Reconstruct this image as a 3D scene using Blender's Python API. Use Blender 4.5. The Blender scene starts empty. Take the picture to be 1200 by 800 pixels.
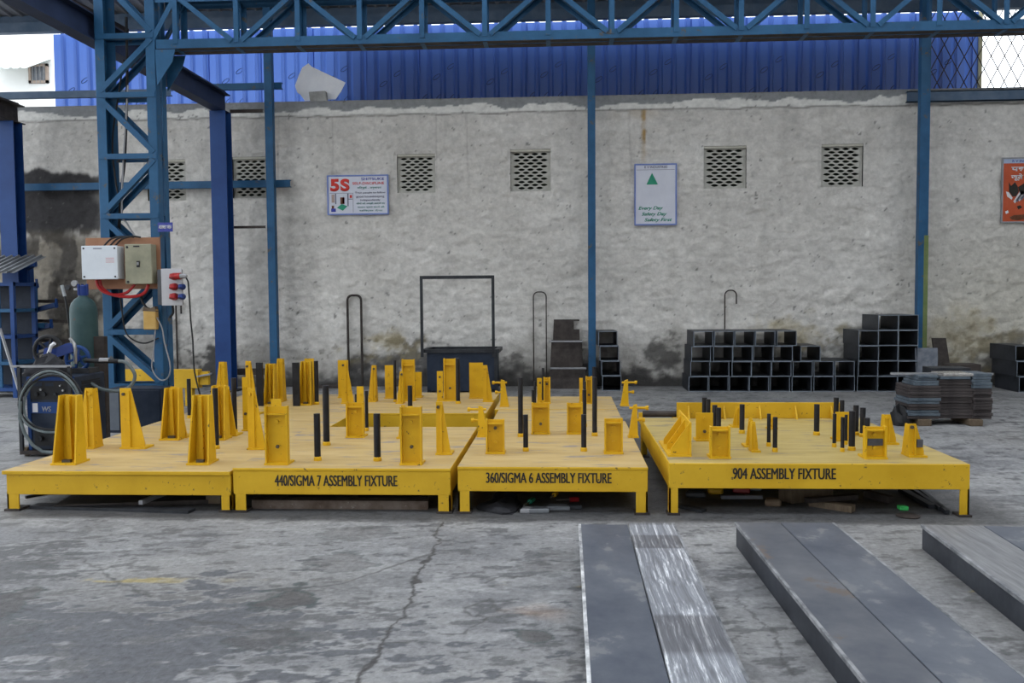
import bpy, math, random
import numpy as np
from mathutils import Vector, Matrix, Euler

random.seed(7)
scene = bpy.context.scene
col = scene.collection
W, H, F = 1200.0, 800.0, 1050.0
CAMZ = 1.5
# ------------------------------------------------------------------ camera
YAW, TILT, ROLL = math.atan(60 / F), math.atan(55 / F), -0.0075
cam_rot = Matrix.Rotation(YAW, 3, 'Z') @ Matrix.Rotation(math.pi / 2 - TILT, 3, 'X') @ Matrix.Rotation(ROLL, 3, 'Z')
cd = bpy.data.cameras.new('camera')
cam = bpy.data.objects.new('camera', cd)
col.objects.link(cam)
cam.location = (0, 0, CAMZ)
cam.rotation_euler = cam_rot.to_euler()
cd.sensor_width = 36.0
cd.lens = 36.0 * F / W
cd.clip_end = 300
scene.camera = cam
# ------------------------------------------------------------------ sky and exposure
world = bpy.data.worlds.new('overcast_sky')
scene.world = world
world.use_nodes = True
bg = world.node_tree.nodes['Background']
bg.inputs['Color'].default_value = (0.88, 0.94, 1.0, 1)
bg.inputs['Strength'].default_value = 2.0
vs = scene.view_settings
vs.view_transform = 'Standard'
vs.look = 'None'
vs.gamma = 1.0
vs.use_curve_mapping = False
vs.exposure = 0.72

# ------------------------------------------------------------------ pixel -> place (measuring aid)
def ray(px, py):
    return cam_rot @ Vector(((px - W / 2) / F, -(py - H / 2) / F, -1.0))
def onY(px, py, Y):
    d = ray(px, py); t = Y / d.y
    return Vector((d.x * t, Y, CAMZ + d.z * t))
def onZ(px, py, Z=0.0):
    d = ray(px, py); t = (Z - CAMZ) / d.z
    return Vector((d.x * t, d.y * t, Z))

# ------------------------------------------------------------------ noise in numpy
def vnoise(x, y, seed=0):
    rng = np.random.RandomState(seed)
    tab = rng.rand(256, 256)
    xi = np.floor(x).astype(int); yi = np.floor(y).astype(int)
    fx = x - xi; fy = y - yi
    fx = fx * fx * (3 - 2 * fx); fy = fy * fy * (3 - 2 * fy)
    a = tab[xi % 256, yi % 256]; b = tab[(xi + 1) % 256, yi % 256]
    c = tab[xi % 256, (yi + 1) % 256]; d = tab[(xi + 1) % 256, (yi + 1) % 256]
    return (a * (1 - fx) + b * fx) * (1 - fy) + (c * (1 - fx) + d * fx) * fy
def fbm(x, y, seed=0, octs=5):
    s = 0; amp = 0.5; tot = 0
    for o in range(octs):
        s = s + amp * vnoise(x * 2 ** o, y * 2 ** o, seed + o); tot += amp; amp *= 0.55
    return s / tot
def sstep(a, b, x):
    t = np.clip((x - a) / (b - a), 0, 1)
    return t * t * (3 - 2 * t)

# ------------------------------------------------------------------ materials
MATS = {}
def newmat(name):
    m = bpy.data.materials.new(name); m.use_nodes = True
    nt = m.node_tree
    return m, nt, nt.nodes['Principled BSDF']
def mat(name, c1, c2=None, scale=6.0, rough=0.6, metal=0.0, chips=None, chip_amt=0.62, bump=0.0, spec=0.25, detail=6, streak=(1, 1, 1), chip_scale=14.0):
    """paint or metal: two noise-mixed tones, optional worn chips, optional fine relief"""
    if name in MATS: return MATS[name]
    m, nt, b = newmat(name)
    N, L = nt.nodes, nt.links
    tc = N.new('ShaderNodeTexCoord'); mp = N.new('ShaderNodeMapping')
    mp.inputs['Scale'].default_value = streak
    L.new(tc.outputs['Object'], mp.inputs['Vector'])
    nz = N.new('ShaderNodeTexNoise'); nz.inputs['Scale'].default_value = scale; nz.inputs['Detail'].default_value = detail
    nz.inputs['Roughness'].default_value = 0.65
    L.new(mp.outputs['Vector'], nz.inputs['Vector'])
    rp = N.new('ShaderNodeValToRGB')
    rp.color_ramp.elements[0].position = 0.35; rp.color_ramp.elements[1].position = 0.65
    c2 = c2 or tuple(min(1, x * 1.25) for x in c1)
    rp.color_ramp.elements[0].color = (*c1, 1); rp.color_ramp.elements[1].color = (*c2, 1)
    L.new(nz.outputs['Fac'], rp.inputs['Fac'])
    out = rp.outputs['Color']
    if chips:
        n2 = N.new('ShaderNodeTexNoise'); n2.inputs['Scale'].default_value = chip_scale; n2.inputs['Detail'].default_value = 8
        n2.inputs['Roughness'].default_value = 0.7
        L.new(mp.outputs['Vector'], n2.inputs['Vector'])
        r2 = N.new('ShaderNodeValToRGB')
        r2.color_ramp.elements[0].position = chip_amt; r2.color_ramp.elements[1].position = chip_amt + 0.05
        r2.color_ramp.elements[0].color = (0, 0, 0, 1); r2.color_ramp.elements[1].color = (1, 1, 1, 1)
        L.new(n2.outputs['Fac'], r2.inputs['Fac'])
        mx = N.new('ShaderNodeMix'); mx.data_type = 'RGBA'
        L.new(r2.outputs['Color'], mx.inputs[0]); L.new(out, mx.inputs[6]); mx.inputs[7].default_value = (*chips, 1)
        out = mx.outputs[2]
    L.new(out, b.inputs['Base Color'])
    b.inputs['Roughness'].default_value = rough; b.inputs['Metallic'].default_value = metal
    b.inputs['Specular IOR Level'].default_value = spec
    if bump:
        bp = N.new('ShaderNodeBump'); bp.inputs['Strength'].default_value = bump; bp.inputs['Distance'].default_value = 0.01
        n3 = N.new('ShaderNodeTexNoise'); n3.inputs['Scale'].default_value = scale * 5; n3.inputs['Detail'].default_value = 5
        L.new(mp.outputs['Vector'], n3.inputs['Vector'])
        L.new(n3.outputs['Fac'], bp.inputs['Height']); L.new(bp.outputs['Normal'], b.inputs['Normal'])
    MATS[name] = m
    return m

YEL = mat('yellow_paint', (0.53, 0.31, 0.012), (0.62, 0.375, 0.02), 3, 0.5, chips=(0.10, 0.07, 0.03), chip_amt=0.615, chip_scale=24)
YBR = mat('yellow_bracket_paint', (0.55, 0.31, 0.006), (0.64, 0.375, 0.01), 4, 0.5, chips=(0.07, 0.05, 0.02), chip_amt=0.625, chip_scale=20)
TOP = mat('worn_table_top', (0.42, 0.28, 0.10), (0.53, 0.38, 0.17), 3.0, 0.55, chips=(0.27, 0.225, 0.19), chip_amt=0.56, chip_scale=3.5, streak=(0.6, 2.6, 1), detail=10)
TOP4 = mat('dull_yellow_table_top', (0.36, 0.26, 0.075), (0.46, 0.345, 0.13), 3.0, 0.55, chips=(0.25, 0.20, 0.12), chip_amt=0.56, chip_scale=3.5, streak=(0.6, 2.6, 1), detail=10)
BLK = mat('black_rod_steel', (0.006, 0.006, 0.008), (0.018, 0.018, 0.022), 9, 0.45)
BLUE = mat('blue_paint', (0.013, 0.066, 0.145), (0.022, 0.095, 0.20), 3, 0.5, chips=(0.085, 0.08, 0.075), chip_amt=0.60, chip_scale=7)
NAVY = mat('deep_blue_paint', (0.007, 0.035, 0.14), (0.012, 0.05, 0.18), 2, 0.45, chips=(0.05, 0.05, 0.06), chip_amt=0.74)
DARKBLUE = mat('dusty_dark_blue_steel', (0.009, 0.015, 0.030), (0.02, 0.029, 0.048), 4, 0.5)
RUST = mat('dark_rusty_steel', (0.024, 0.019, 0.017), (0.058, 0.047, 0.042), 7, 0.7, chips=(0.13, 0.07, 0.04), chip_amt=0.70)
DARK = mat('dark_steel', (0.013, 0.014, 0.017), (0.034, 0.036, 0.041), 6, 0.5)
CUT = mat('cut_steel_edge', (0.12, 0.145, 0.18), (0.22, 0.25, 0.29), 10, 0.45)
FRAME = mat('mill_scale_steel', (0.014, 0.016, 0.021), (0.034, 0.037, 0.045), 5, 0.45)
GREY = mat('grey_metal', (0.22, 0.22, 0.23), (0.3, 0.3, 0.31), 6, 0.5)
GALV = mat('galvanised_sheet', (0.11, 0.115, 0.125), (0.20, 0.21, 0.225), 3, 0.45, metal=0.2)
WHITE = mat('white_enamel', (0.52, 0.55, 0.59), (0.58, 0.61, 0.65), 3, 0.4)
PRINTW = mat('sign_white', (0.52, 0.53, 0.60), (0.58, 0.59, 0.65), 3, 0.35)
BEIGE = mat('dirty_beige_enamel', (0.20, 0.195, 0.14), (0.29, 0.28, 0.20), 5, 0.5)
PLY = mat('brown_board', (0.24, 0.115, 0.065), (0.31, 0.16, 0.095), 4, 0.7)
RED = mat('red_plastic', (0.26, 0.012, 0.014), (0.33, 0.02, 0.02), 6, 0.4)
BPL = mat('blue_plastic', (0.01, 0.028, 0.14), (0.015, 0.04, 0.19), 6, 0.4)
RUB = mat('black_rubber', (0.012, 0.012, 0.013), (0.022, 0.022, 0.024), 8, 0.6)
HOSE = mat('grey_hose', (0.08, 0.10, 0.105), (0.15, 0.175, 0.18), 8, 0.5)
CLOTH = mat('black_cloth', (0.015, 0.015, 0.017), (0.035, 0.035, 0.04), 12, 0.95)
GAS = mat('gas_cylinder_paint', (0.018, 0.046, 0.05), (0.034, 0.068, 0.07), 5, 0.5, chips=(0.08, 0.05, 0.035), chip_amt=0.64)
CHROME = mat('bright_metal', (0.28, 0.28, 0.28), (0.4, 0.4, 0.4), 8, 0.3, metal=0.8)
WOOD = mat('old_timber', (0.09, 0.065, 0.045), (0.16, 0.12, 0.08), 5, 0.8, streak=(1, 6, 1))
CONC = mat('concrete_block', (0.25, 0.245, 0.235), (0.36, 0.355, 0.34), 8, 0.9, bump=0.6)
VENT = mat('vent_plaster', (0.36, 0.35, 0.31), (0.47, 0.46, 0.42), 9, 0.85, bump=0.4)
VOID = mat('shade_dark_recess', (0.006, 0.008, 0.006), (0.02, 0.026, 0.018), 5, 0.9)  # shade inside the vent holes painted as near-black green
INK_B = mat('black_sign_paint', (0.018, 0.016, 0.014), (0.03, 0.027, 0.022), 9, 0.6)
INK_R = mat('red_print', (0.55, 0.04, 0.03), (0.6, 0.05, 0.04), 9, 0.4)
INK_G = mat('green_print', (0.02, 0.22, 0.13), (0.03, 0.26, 0.16), 9, 0.4)
INK_N = mat('navy_print', (0.03, 0.04, 0.26), (0.04, 0.05, 0.32), 9, 0.4)
INK_D = mat('grey_print', (0.12, 0.12, 0.17), (0.16, 0.16, 0.2), 9, 0.4)
INK_T = mat('teal_print', (0.06, 0.20, 0.17), (0.09, 0.25, 0.21), 9, 0.4)
ORANGE = mat('orange_print', (0.42, 0.075, 0.03), (0.5, 0.10, 0.045), 4, 0.25)
BRN = mat('brown_print', (0.10, 0.035, 0.015), (0.16, 0.06, 0.03), 9, 0.4)
SIGNB = mat('blue_sign_frame', (0.12, 0.17, 0.42), (0.18, 0.24, 0.5), 4, 0.35)
PALE = mat('pale_print', (0.6, 0.6, 0.62), (0.7, 0.7, 0.72), 9, 0.4)
PURLIN = mat('dusty_purlin_paint', (0.06, 0.10, 0.16), (0.11, 0.15, 0.21), 3, 0.6)
SCRAPW = mat('white_foam_sheet', (0.72, 0.72, 0.76), (0.82, 0.82, 0.84), 3, 0.6)

def ground_steel():
    """dark mill scale ground bright by a grinder: streaks swept along the plate"""
    m, nt, b = newmat('ground_bright_steel'); N, L = nt.nodes, nt.links
    tc = N.new('ShaderNodeTexCoord'); mp = N.new('ShaderNodeMapping')
    mp.inputs['Scale'].default_value = (60, 2.6, 1); mp.inputs['Rotation'].default_value = (0, 0, 0.10)
    L.new(tc.outputs['Object'], mp.inputs['Vector'])
    d = N.new('ShaderNodeTexNoise'); d.inputs['Scale'].default_value = 2.5
    L.new(tc.outputs['Object'], d.inputs['Vector'])
    va = N.new('ShaderNodeVectorMath'); va.operation = 'MULTIPLY_ADD'
    L.new(d.outputs['Color'], va.inputs[0]); va.inputs[1].default_value = (1.6, 1.6, 0); L.new(mp.outputs['Vector'], va.inputs[2])
    nz = N.new('ShaderNodeTexNoise'); nz.inputs['Scale'].default_value = 1.0; nz.inputs['Detail'].default_value = 7; nz.inputs['Roughness'].default_value = 0.75
    L.new(va.outputs['Vector'], nz.inputs['Vector'])
    rp = N.new('ShaderNodeValToRGB')
    e = rp.color_ramp.elements
    e[0].position = 0.36; e[0].color = (0.15, 0.155, 0.17, 1)
    e[1].position = 0.66; e[1].color = (0.92, 0.93, 0.95, 1)
    k = e.new(0.53); k.color = (0.28, 0.29, 0.32, 1)
    L.new(nz.outputs['Fac'], rp.inputs['Fac'])
    # passes of the grinder: stretches along the plate that were worked more or less
    sp = N.new('ShaderNodeSeparateXYZ'); L.new(tc.outputs['Object'], sp.inputs[0])
    wv = N.new('ShaderNodeTexNoise'); wv.noise_dimensions = '1D'; wv.inputs['Scale'].default_value = 2.1; wv.inputs['Detail'].default_value = 0
    L.new(sp.outputs['Y'], wv.inputs['W'])
    r3 = N.new('ShaderNodeValToRGB'); r3.color_ramp.elements[0].position = 0.44; r3.color_ramp.elements[1].position = 0.49
    r3.color_ramp.elements[0].color = (0.55, 0.54, 0.54, 1); r3.color_ramp.elements[1].color = (1, 1, 1, 1)
    L.new(wv.outputs['Fac'], r3.inputs['Fac'])
    mm = N.new('ShaderNodeMix'); mm.data_type = 'RGBA'; mm.blend_type = 'MULTIPLY'; mm.inputs[0].default_value = 1.0
    L.new(rp.outputs['Color'], mm.inputs[6]); L.new(r3.outputs['Color'], mm.inputs[7])
    L.new(mm.outputs[2], b.inputs['Base Color'])
    b.inputs['Roughness'].default_value = 0.42; b.inputs['Metallic'].default_value = 0.25
    return m
GROUND = ground_steel()
MILL = mat('blue_black_mill_plate', (0.064, 0.073, 0.096), (0.13, 0.14, 0.162), 2.6, 0.42, metal=0.1, chips=(0.17, 0.175, 0.185), chip_amt=0.57, chip_scale=5, streak=(1, 0.8, 1))
MILLB = mat('brown_mill_plate', (0.070, 0.077, 0.095), (0.14, 0.143, 0.155), 2.4, 0.45, metal=0.1, chips=(0.13, 0.105, 0.09), chip_amt=0.57, chip_scale=3)
PBROWN = mat('brown_plate_steel', (0.035, 0.029, 0.029), (0.075, 0.062, 0.06), 6, 0.6)
PBLUE = mat('blue_grey_plate_steel', (0.06, 0.078, 0.098), (0.12, 0.145, 0.17), 6, 0.45)

# ------------------------------------------------------------------ mesh builder
class MB:
    def __init__(s): s.v = []; s.f = []; s.m = []
    def add(s, vs, fs, mi=0):
        k = len(s.v); s.v += [tuple(p) for p in vs]
        for f in fs: s.f.append(tuple(i + k for i in f)); s.m.append(mi)
        return s
    def box(s, x0, x1, y0, y1, z0, z1, mi=0):
        v = [(x, y, z) for z in (z0, z1) for y in (y0, y1) for x in (x0, x1)]
        return s.add(v, [(0, 2, 3, 1), (4, 5, 7, 6), (0, 1, 5, 4), (2, 6, 7, 3), (0, 4, 6, 2), (1, 3, 7, 5)], mi)
    def bar(s, p0, p1, w, h, up=(0, 0, 1), mi=0):
        p0 = Vector(p0); p1 = Vector(p1); d = (p1 - p0).normalized(); u = Vector(up)
        a = d.cross(u)
        if a.length < 1e-4: a = d.cross(Vector((1, 0, 0)))
        a.normalize(); u = a.cross(d).normalized()
        a *= w / 2; u *= h / 2
        v = [p0 - a - u, p0 + a - u, p0 + a + u, p0 - a + u, p1 - a - u, p1 + a - u, p1 + a + u, p1 - a + u]
        return s.add(v, [(0, 1, 2, 3), (7, 6, 5, 4), (0, 4, 5, 1), (1, 5, 6, 2), (2, 6, 7, 3), (3, 7, 4, 0)], mi)
    def angle(s, p0, p1, w, t, nrm=(0, -1, 0), flip=1):
        """steel angle: one leg in the frame plane, the other turned back"""
        p0 = Vector(p0); p1 = Vector(p1); d = (p1 - p0).normalized(); n = Vector(nrm)
        side = d.cross(n).normalized() * flip
        s.bar(p0, p1, w, t, up=n)
        off = side * (w / 2 - t / 2) - n * (w / 2)
        s.bar(p0 + off, p1 + off, t, w, up=n)
        return s
    def prism(s, poly, vec, mi=0):
        vec = Vector(vec); n = len(poly); P = [Vector(p) for p in poly]
        v = P + [p + vec for p in P]
        nn = Vector((0, 0, 0))
        for i in range(n): nn += (P[i] - P[0]).cross(P[(i + 1) % n] - P[0])
        fs = [tuple(range(n)), tuple(range(2 * n - 1, n - 1, -1))] + [(i, i + n, (i + 1) % n + n, (i + 1) % n) for i in range(n)]
        if nn.dot(vec) > 0: fs = [tuple(reversed(f)) for f in fs]
        return s.add(v, fs, mi)
    def tube(s, path, r, n=8, mi=0, closed=False, r1=None):
        P = [Vector(p) for p in path]; N = len(P); rings = []; ref = Vector((0.123, 0.31, 0.94)).normalized()
        for i in range(N):
            if closed: d = P[(i + 1) % N] - P[i - 1]
            else: d = P[min(i + 1, N - 1)] - P[max(i - 1, 0)]
            d.normalize(); a = d.cross(ref)
            if a.length < 1e-3: a = d.cross(Vector((1, 0, 0)))
            a.normalize(); b = d.cross(a)
            rr = r if r1 is None else r + (r1 - r) * i / (N - 1)
            rings.append([P[i] + (a * math.cos(2 * math.pi * k / n) + b * math.sin(2 * math.pi * k / n)) * rr for k in range(n)])
        v = [p for q in rings for p in q]; fs = []
        for i in range(N if closed else N - 1):
            j = (i + 1) % N
            for k in range(n): fs.append((i * n + k, i * n + (k + 1) % n, j * n + (k + 1) % n, j * n + k))
        if not closed: fs += [tuple(range(n - 1, -1, -1)), tuple((N - 1) * n + k for k in range(n))]
        return s.add(v, fs, mi)
    def cyl(s, p0, p1, r, n=12, mi=0, r1=None): return s.tube([p0, p1], r, n, mi, r1=r1)
    def lathe(s, prof, c, n=20, mi=0, ax='Z'):
        c = Vector(c); v = []
        for r, z in prof:
            for k in range(n):
                a = 2 * math.pi * k / n; x, y = r * math.cos(a), r * math.sin(a)
                v.append(c + (Vector((x, y, z)) if ax == 'Z' else Vector((x, z, y)) if ax == 'Y' else Vector((z, x, y))))
        fs = []
        for i in range(len(prof) - 1):
            for k in range(n):
                f = (i * n + k, i * n + (k + 1) % n, (i + 1) * n + (k + 1) % n, (i + 1) * n + k)
                fs.append(f if ax != 'Y' else tuple(reversed(f)))
        m = len(prof) - 1
        fs += [tuple(range(n - 1, -1, -1)), tuple(m * n + k for k in range(n))]
        return s.add(v, fs, mi)
    def build(s, name, mats, parent=None, smooth=False, bevel=0.0, origin=None):
        me = bpy.data.meshes.new(name)
        if parent is not None:
            o0 = Vector((0, 0, 0)); p = parent
            while p is not None: o0 += p.location; p = p.parent
            loc = Vector((0, 0, 0))
        else:
            A = np.array([tuple(p) for p in s.v])
            o0 = Vector(origin) if origin is not None else Vector(((A[:, 0].min() + A[:, 0].max()) / 2, (A[:, 1].min() + A[:, 1].max()) / 2, A[:, 2].min()))
            loc = o0
        me.from_pydata([(p[0] - o0.x, p[1] - o0.y, p[2] - o0.z) for p in s.v], [], s.f)
        if not isinstance(mats, (list, tuple)): mats = [mats]
        for q in mats: me.materials.append(q)
        me.polygons.foreach_set('material_index', s.m)
        if smooth:
            me.polygons.foreach_set('use_smooth', [True] * len(s.f))
            try: me.set_sharp_from_angle(angle=math.radians(40))
            except Exception: pass
        me.update()
        o = bpy.data.objects.new(name, me); col.objects.link(o); o.parent = parent; o.location = loc
        if bevel:
            b = o.modifiers.new('bevel', 'BEVEL'); b.width = bevel; b.segments = 1; b.limit_method = 'ANGLE'; b.angle_limit = math.radians(50)
        return o
def tag(o, label, cat, group=None):
    o['label'] = label; o['category'] = cat
    if group: o['group'] = group
    return o
def struct(o):
    o['kind'] = 'structure'; return o
def thing(name, loc, label, cat, group=None):
    o = bpy.data.objects.new(name, None); col.objects.link(o); o.location = loc
    o.empty_display_size = 0.2
    return tag(o, label, cat, group)
ORD = ['first', 'second', 'third', 'fourth', 'fifth', 'sixth', 'seventh', 'eighth', 'ninth', 'tenth', 'eleventh', 'twelfth', 'thirteenth', 'fourteenth', 'fifteenth', 'sixteenth', 'seventeenth', 'eighteenth']

def text_part(name, body, x0, x1, zb, zt, y, m, parent, shear=0.0, bold=0.0, depth=0.002, smear=0.0):
    """flat lettering on a surface that faces the camera side (-Y)"""
    cu = bpy.data.curves.new(name, 'FONT'); cu.body = body; cu.extrude = 0.0; cu.shear = shear; cu.offset = bold
    t = bpy.data.objects.new('tmp_text', cu); col.objects.link(t)
    dg = bpy.context.evaluated_depsgraph_get(); dg.update()
    me = bpy.data.meshes.new_from_object(t.evaluated_get(dg))
    bpy.data.objects.remove(t); bpy.data.curves.remove(cu)
    n = len(me.vertices)
    if n == 0: return None
    A = np.zeros(n * 3, dtype=np.float32); me.vertices.foreach_get('co', A); A = A.reshape(-1, 3)
    mn, mx = A.min(0), A.max(0)
    sx = (x1 - x0) / max(1e-6, mx[0] - mn[0]); sz = (zt - zb) / max(1e-6, mx[1] - mn[1])
    o0 = Vector((0, 0, 0)); p = parent
    while p is not None: o0 += p.location; p = p.parent
    B = np.zeros_like(A)
    B[:, 0] = x0 + (A[:, 0] - mn[0]) * sx - o0.x
    B[:, 1] = y - o0.y
    B[:, 2] = zb + (A[:, 1] - mn[1]) * sz - o0.z
    me.vertices.foreach_set('co', B.ravel()); me.materials.clear(); me.materials.append(m); me.update()
    me.name = name
    o = bpy.data.objects.new(name, me); col.objects.link(o); o.parent = parent
    if smear:
        ar = o.modifiers.new('brush_width', 'ARRAY'); ar.count = 3; ar.use_relative_offset = False; ar.use_constant_offset = True; ar.constant_offset_displace = (smear, -.0002, 0)
    so = o.modifiers.new('solidify', 'SOLIDIFY'); so.thickness = depth; so.offset = 0
    return o

# ================================================================== THE SETTING
WALLY = 14.6
def attr_grid_mat(name, rough, bump, bscale, fine, spec=0.4):
    m, nt, b = newmat(name); N, L = nt.nodes, nt.links
    at = N.new('ShaderNodeAttribute'); at.attribute_name = 'tone'
    tc = N.new('ShaderNodeTexCoord')
    nz = N.new('ShaderNodeTexNoise'); nz.inputs['Scale'].default_value = bscale; nz.inputs['Detail'].default_value = 8; nz.inputs['Roughness'].default_value = 0.7
    L.new(tc.outputs['Object'], nz.inputs['Vector'])
    mr = N.new('ShaderNodeMapRange'); mr.inputs[1].default_value = 0.3; mr.inputs[2].default_value = 0.7
    mr.inputs[3].default_value = 1 - fine; mr.inputs[4].default_value = 1 + fine
    L.new(nz.outputs['Fac'], mr.inputs[0])
    mu = N.new('ShaderNodeVectorMath'); mu.operation = 'SCALE'
    L.new(at.outputs['Color'], mu.inputs[0]); L.new(mr.outputs[0], mu.inputs['Scale'])
    L.new(mu.outputs['Vector'], b.inputs['Base Color'])
    b.inputs['Roughness'].default_value = rough; b.inputs['Specular IOR Level'].default_value = spec
    bp = N.new('ShaderNodeBump'); bp.inputs['Strength'].default_value = bump; bp.inputs['Distance'].default_value = 0.02
    L.new(nz.outputs['Fac'], bp.inputs['Height']); L.new(bp.outputs['Normal'], b.inputs['Normal'])
    return m
def grid_obj(name, us, vs_, place, colour, m, keep=None, flip=False):
    nu, nv = len(us), len(vs_)
    U, V = np.meshgrid(us, vs_)
    P = place(U, V).reshape(-1, 3)
    C = colour(U, V).reshape(-1, 3)
    i = np.arange((nv - 1) * (nu - 1)); r = i // (nu - 1); c = i % (nu - 1)
    a = r * nu + c
    Fq = np.stack([a, a + 1, a + nu + 1, a + nu], 1)
    if flip: Fq = Fq[:, ::-1]
    if keep is not None:
        cu = (U[:-1, :-1] + U[1:, 1:]) / 2; cv = (V[:-1, :-1] + V[1:, 1:]) / 2
        Fq = Fq[keep(cu, cv).ravel()]
    me = bpy.data.meshes.new(name)
    me.vertices.add(len(P)); me.vertices.foreach_set('co', P.astype(np.float32).ravel())
    me.loops.add(Fq.size); me.loops.foreach_set('vertex_index', Fq.astype(np.int32).ravel())
    me.polygons.add(len(Fq)); me.polygons.foreach_set('loop_start', (np.arange(len(Fq)) * 4).astype(np.int32))
    me.polygons.foreach_set('use_smooth', np.ones(len(Fq), dtype=bool))
    me.update(calc_edges=True)
    ca = me.attributes.new('tone', 'FLOAT_COLOR', 'POINT')
    ca.data.foreach_set('color', np.concatenate([np.clip(C, 0.004, 0.95), np.ones((len(C), 1))], 1).astype(np.float32).ravel())
    me.materials.append(m)
    o = bpy.data.objects.new(name, me); col.objects.link(o)
    return struct(o)
def blend(C, k, c):
    return C * (1 - k[..., None]) + np.array(c) * k[..., None]
def seg_dist(U, V, pts):
    d = np.full(U.shape, 1e9)
    for (x0, y0), (x1, y1) in zip(pts[:-1], pts[1:]):
        dx, dy = x1 - x0, y1 - y0
        t = np.clip(((U - x0) * dx + (V - y0) * dy) / (dx * dx + dy * dy + 1e-9), 0, 1)
        d = np.minimum(d, np.hypot(U - x0 - t * dx, V - y0 - t * dy))
    return d

# ---- floor: grey concrete with one long crack, pits, oil and a faded yellow line
fp = lambda x, y: tuple(onZ(x, y)[:2])
CRACK = [fp(*p) for p in [(519, 611), (511, 627), (513, 638), (502, 650), (496, 668), (488, 678), (484, 692), (487, 702), (474, 716), (462, 732), (452, 748), (441, 762), (436, 778), (428, 786), (424, 800), (415, 830)]]
CR2 = [[(566, 684), (580, 677), (602, 676), (625, 673)], [(543, 713), (551, 722), (570, 724), (600, 722), (618, 728)], [(545, 712), (560, 707), (572, 703), (580, 712), (594, 716)],
       [(498, 743), (545, 742), (568, 725)], [(1040, 740), (1052, 758), (1060, 775), (1072, 790), (1090, 800)], [(1010, 800), (1040, 790), (1062, 780)], [(340, 690), (400, 684), (470, 660), (500, 650)],
       [(215, 725), (260, 731), (300, 737), (345, 741)], [(30, 650), (90, 655), (180, 700)], [(860, 700), (905, 735), (930, 790)], [(440, 749), (452, 752), (480, 752)]]
PITS = [((628, 745), 27, 10, .8), ((340, 697), 32, 14, .85), ((310, 750), 38, 13, .55), ((405, 658), 32, 9, .6), ((422, 622), 32, 7, .4), ((62, 656), 28, 6, .35), ((108, 622), 24, 5, .3),
        ((10, 705), 22, 22, .8), ((700, 765), 10, 5, .6), ((690, 750), 10, 6, .5), ((345, 752), 20, 10, .35), ((640, 660), 30, 12, .35), ((0, 740), 40, 16, .5)]
def floor_col(U, V):
    n1 = fbm(U * 1.1, V * 1.5, 3); n2 = fbm(U * 5, V * 8, 11); n3 = fbm(U * 0.35 + 9, V * 0.45, 21, 3); n4 = fbm(U * 2.2 + 4, V * 3.1, 31)
    C = np.ones(U.shape + (3,)) * np.array((0.225, 0.224, 0.228))
    C = blend(C, sstep(.42, .66, n1) * .7, (0.29, 0.287, 0.285))
    C = blend(C, sstep(.5, .66, n4) * .5, (0.125, 0.127, 0.137))
    nf = fbm(U * 7 + V * 3, V * 16 - U * 4, 17, 6); C = blend(C, sstep(.59, .645, nf) * .7, (0.07, 0.07, 0.075)); C = blend(C, sstep(.58, .66, fbm(U * 6, V * 11, 19, 6)) * .5, (0.34, 0.338, 0.34))
    C = blend(C, sstep(.45, .7, n3) * .3, (0.19, 0.178, 0.16))
    # oily dark ground at near left
    px = np.hypot((U + 2.2) / 1.3, (V - 3.75) / .5)
    C = blend(C, sstep(.9, .7, px + (n4 - .5) * 2.6 + (nf - .5) * 4.2 - .15) * .8, (0.07, 0.073, 0.085))
    px = np.hypot((U + 3.2) / .5, (V - 4.6) / .5)
    C = blend(C, sstep(.95, .75, px + (n4 - .5) * 2.0 + (nf - .5) * 3.6) * .75, (0.06, 0.06, 0.065))
    # dirt and painted shadow under the fixtures and just in front of their feet
    shade_dirt = sstep(5.78, 5.90, V + (n1 - .5) * .10) * sstep(10.9, 10.5, V) * sstep(-4.0, -3.7, U) * sstep(3.1, 2.85, U)
    C = blend(C, shade_dirt * .75, (0.05, 0.05, 0.053))
    # traces of a yellow line
    yl = onZ(300, 681)[1]
    k = sstep(.055, .03, np.abs(V - yl - (U + 1) * .0)) * sstep(.50, .66, fbm(U * 1.7 + 2, V * 2, 51) + .08) * sstep(.40, .6, nf + .05)
    C = blend(C, k * .55 * sstep(.42, .58, nf), (0.42, 0.32, 0.09))
    for (c, rx, ry, a) in PITS:
        x0, y0 = fp(*c); x1, _ = fp(c[0] + rx, c[1]); _, y1 = fp(c[0], c[1] - ry)
        d = np.hypot((U - x0) / (x1 - x0), (V - y0) / (y1 - y0)) + (n4 - .5) * 1.9 + (nf - .5) * 1.6
        C = blend(C, sstep(1.0, .9, d) * a * (.7 + .3 * sstep(.4, .55, n2)), (0.075, 0.07, 0.07))
        C = blend(C, sstep(.14, .04, np.abs(d - 1.0)) * a * .9, (0.05, 0.065, 0.065))
    wob = (fbm(U * 12, V * 12, 71) - .5) * .10
    d = seg_dist(U + wob, V + wob, CRACK)
    C = blend(C, sstep(.014, .003, d + (n2 - .5) * .018) * .92, (0.045, 0.042, 0.042))
    for q in CR2:
        d = seg_dist(U + wob, V + wob, [fp(*p) for p in q])
        C = blend(C, sstep(.014, .004, d + (n2 - .5) * .03) * .7, (0.07, 0.068, 0.068))
    ox, oy = fp(625, 718)
    C = blend(C, sstep(1.1, .3, np.hypot((U - ox) / .22, (V - oy) / .16) + (n4 - .5) * 3) * .45, (0.33, 0.23, 0.17))
    return C
FLOORM = attr_grid_mat('concrete_floor', 0.6, 0.5, 26, 0.34, 0.3)
ys = [2.0]
while ys[-1] < 15.2: ys.append(ys[-1] + max(0.011, 0.0052 * ys[-1] ** 1.1))
xs = np.arange(-9.6, 9.61, 0.03)
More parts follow.
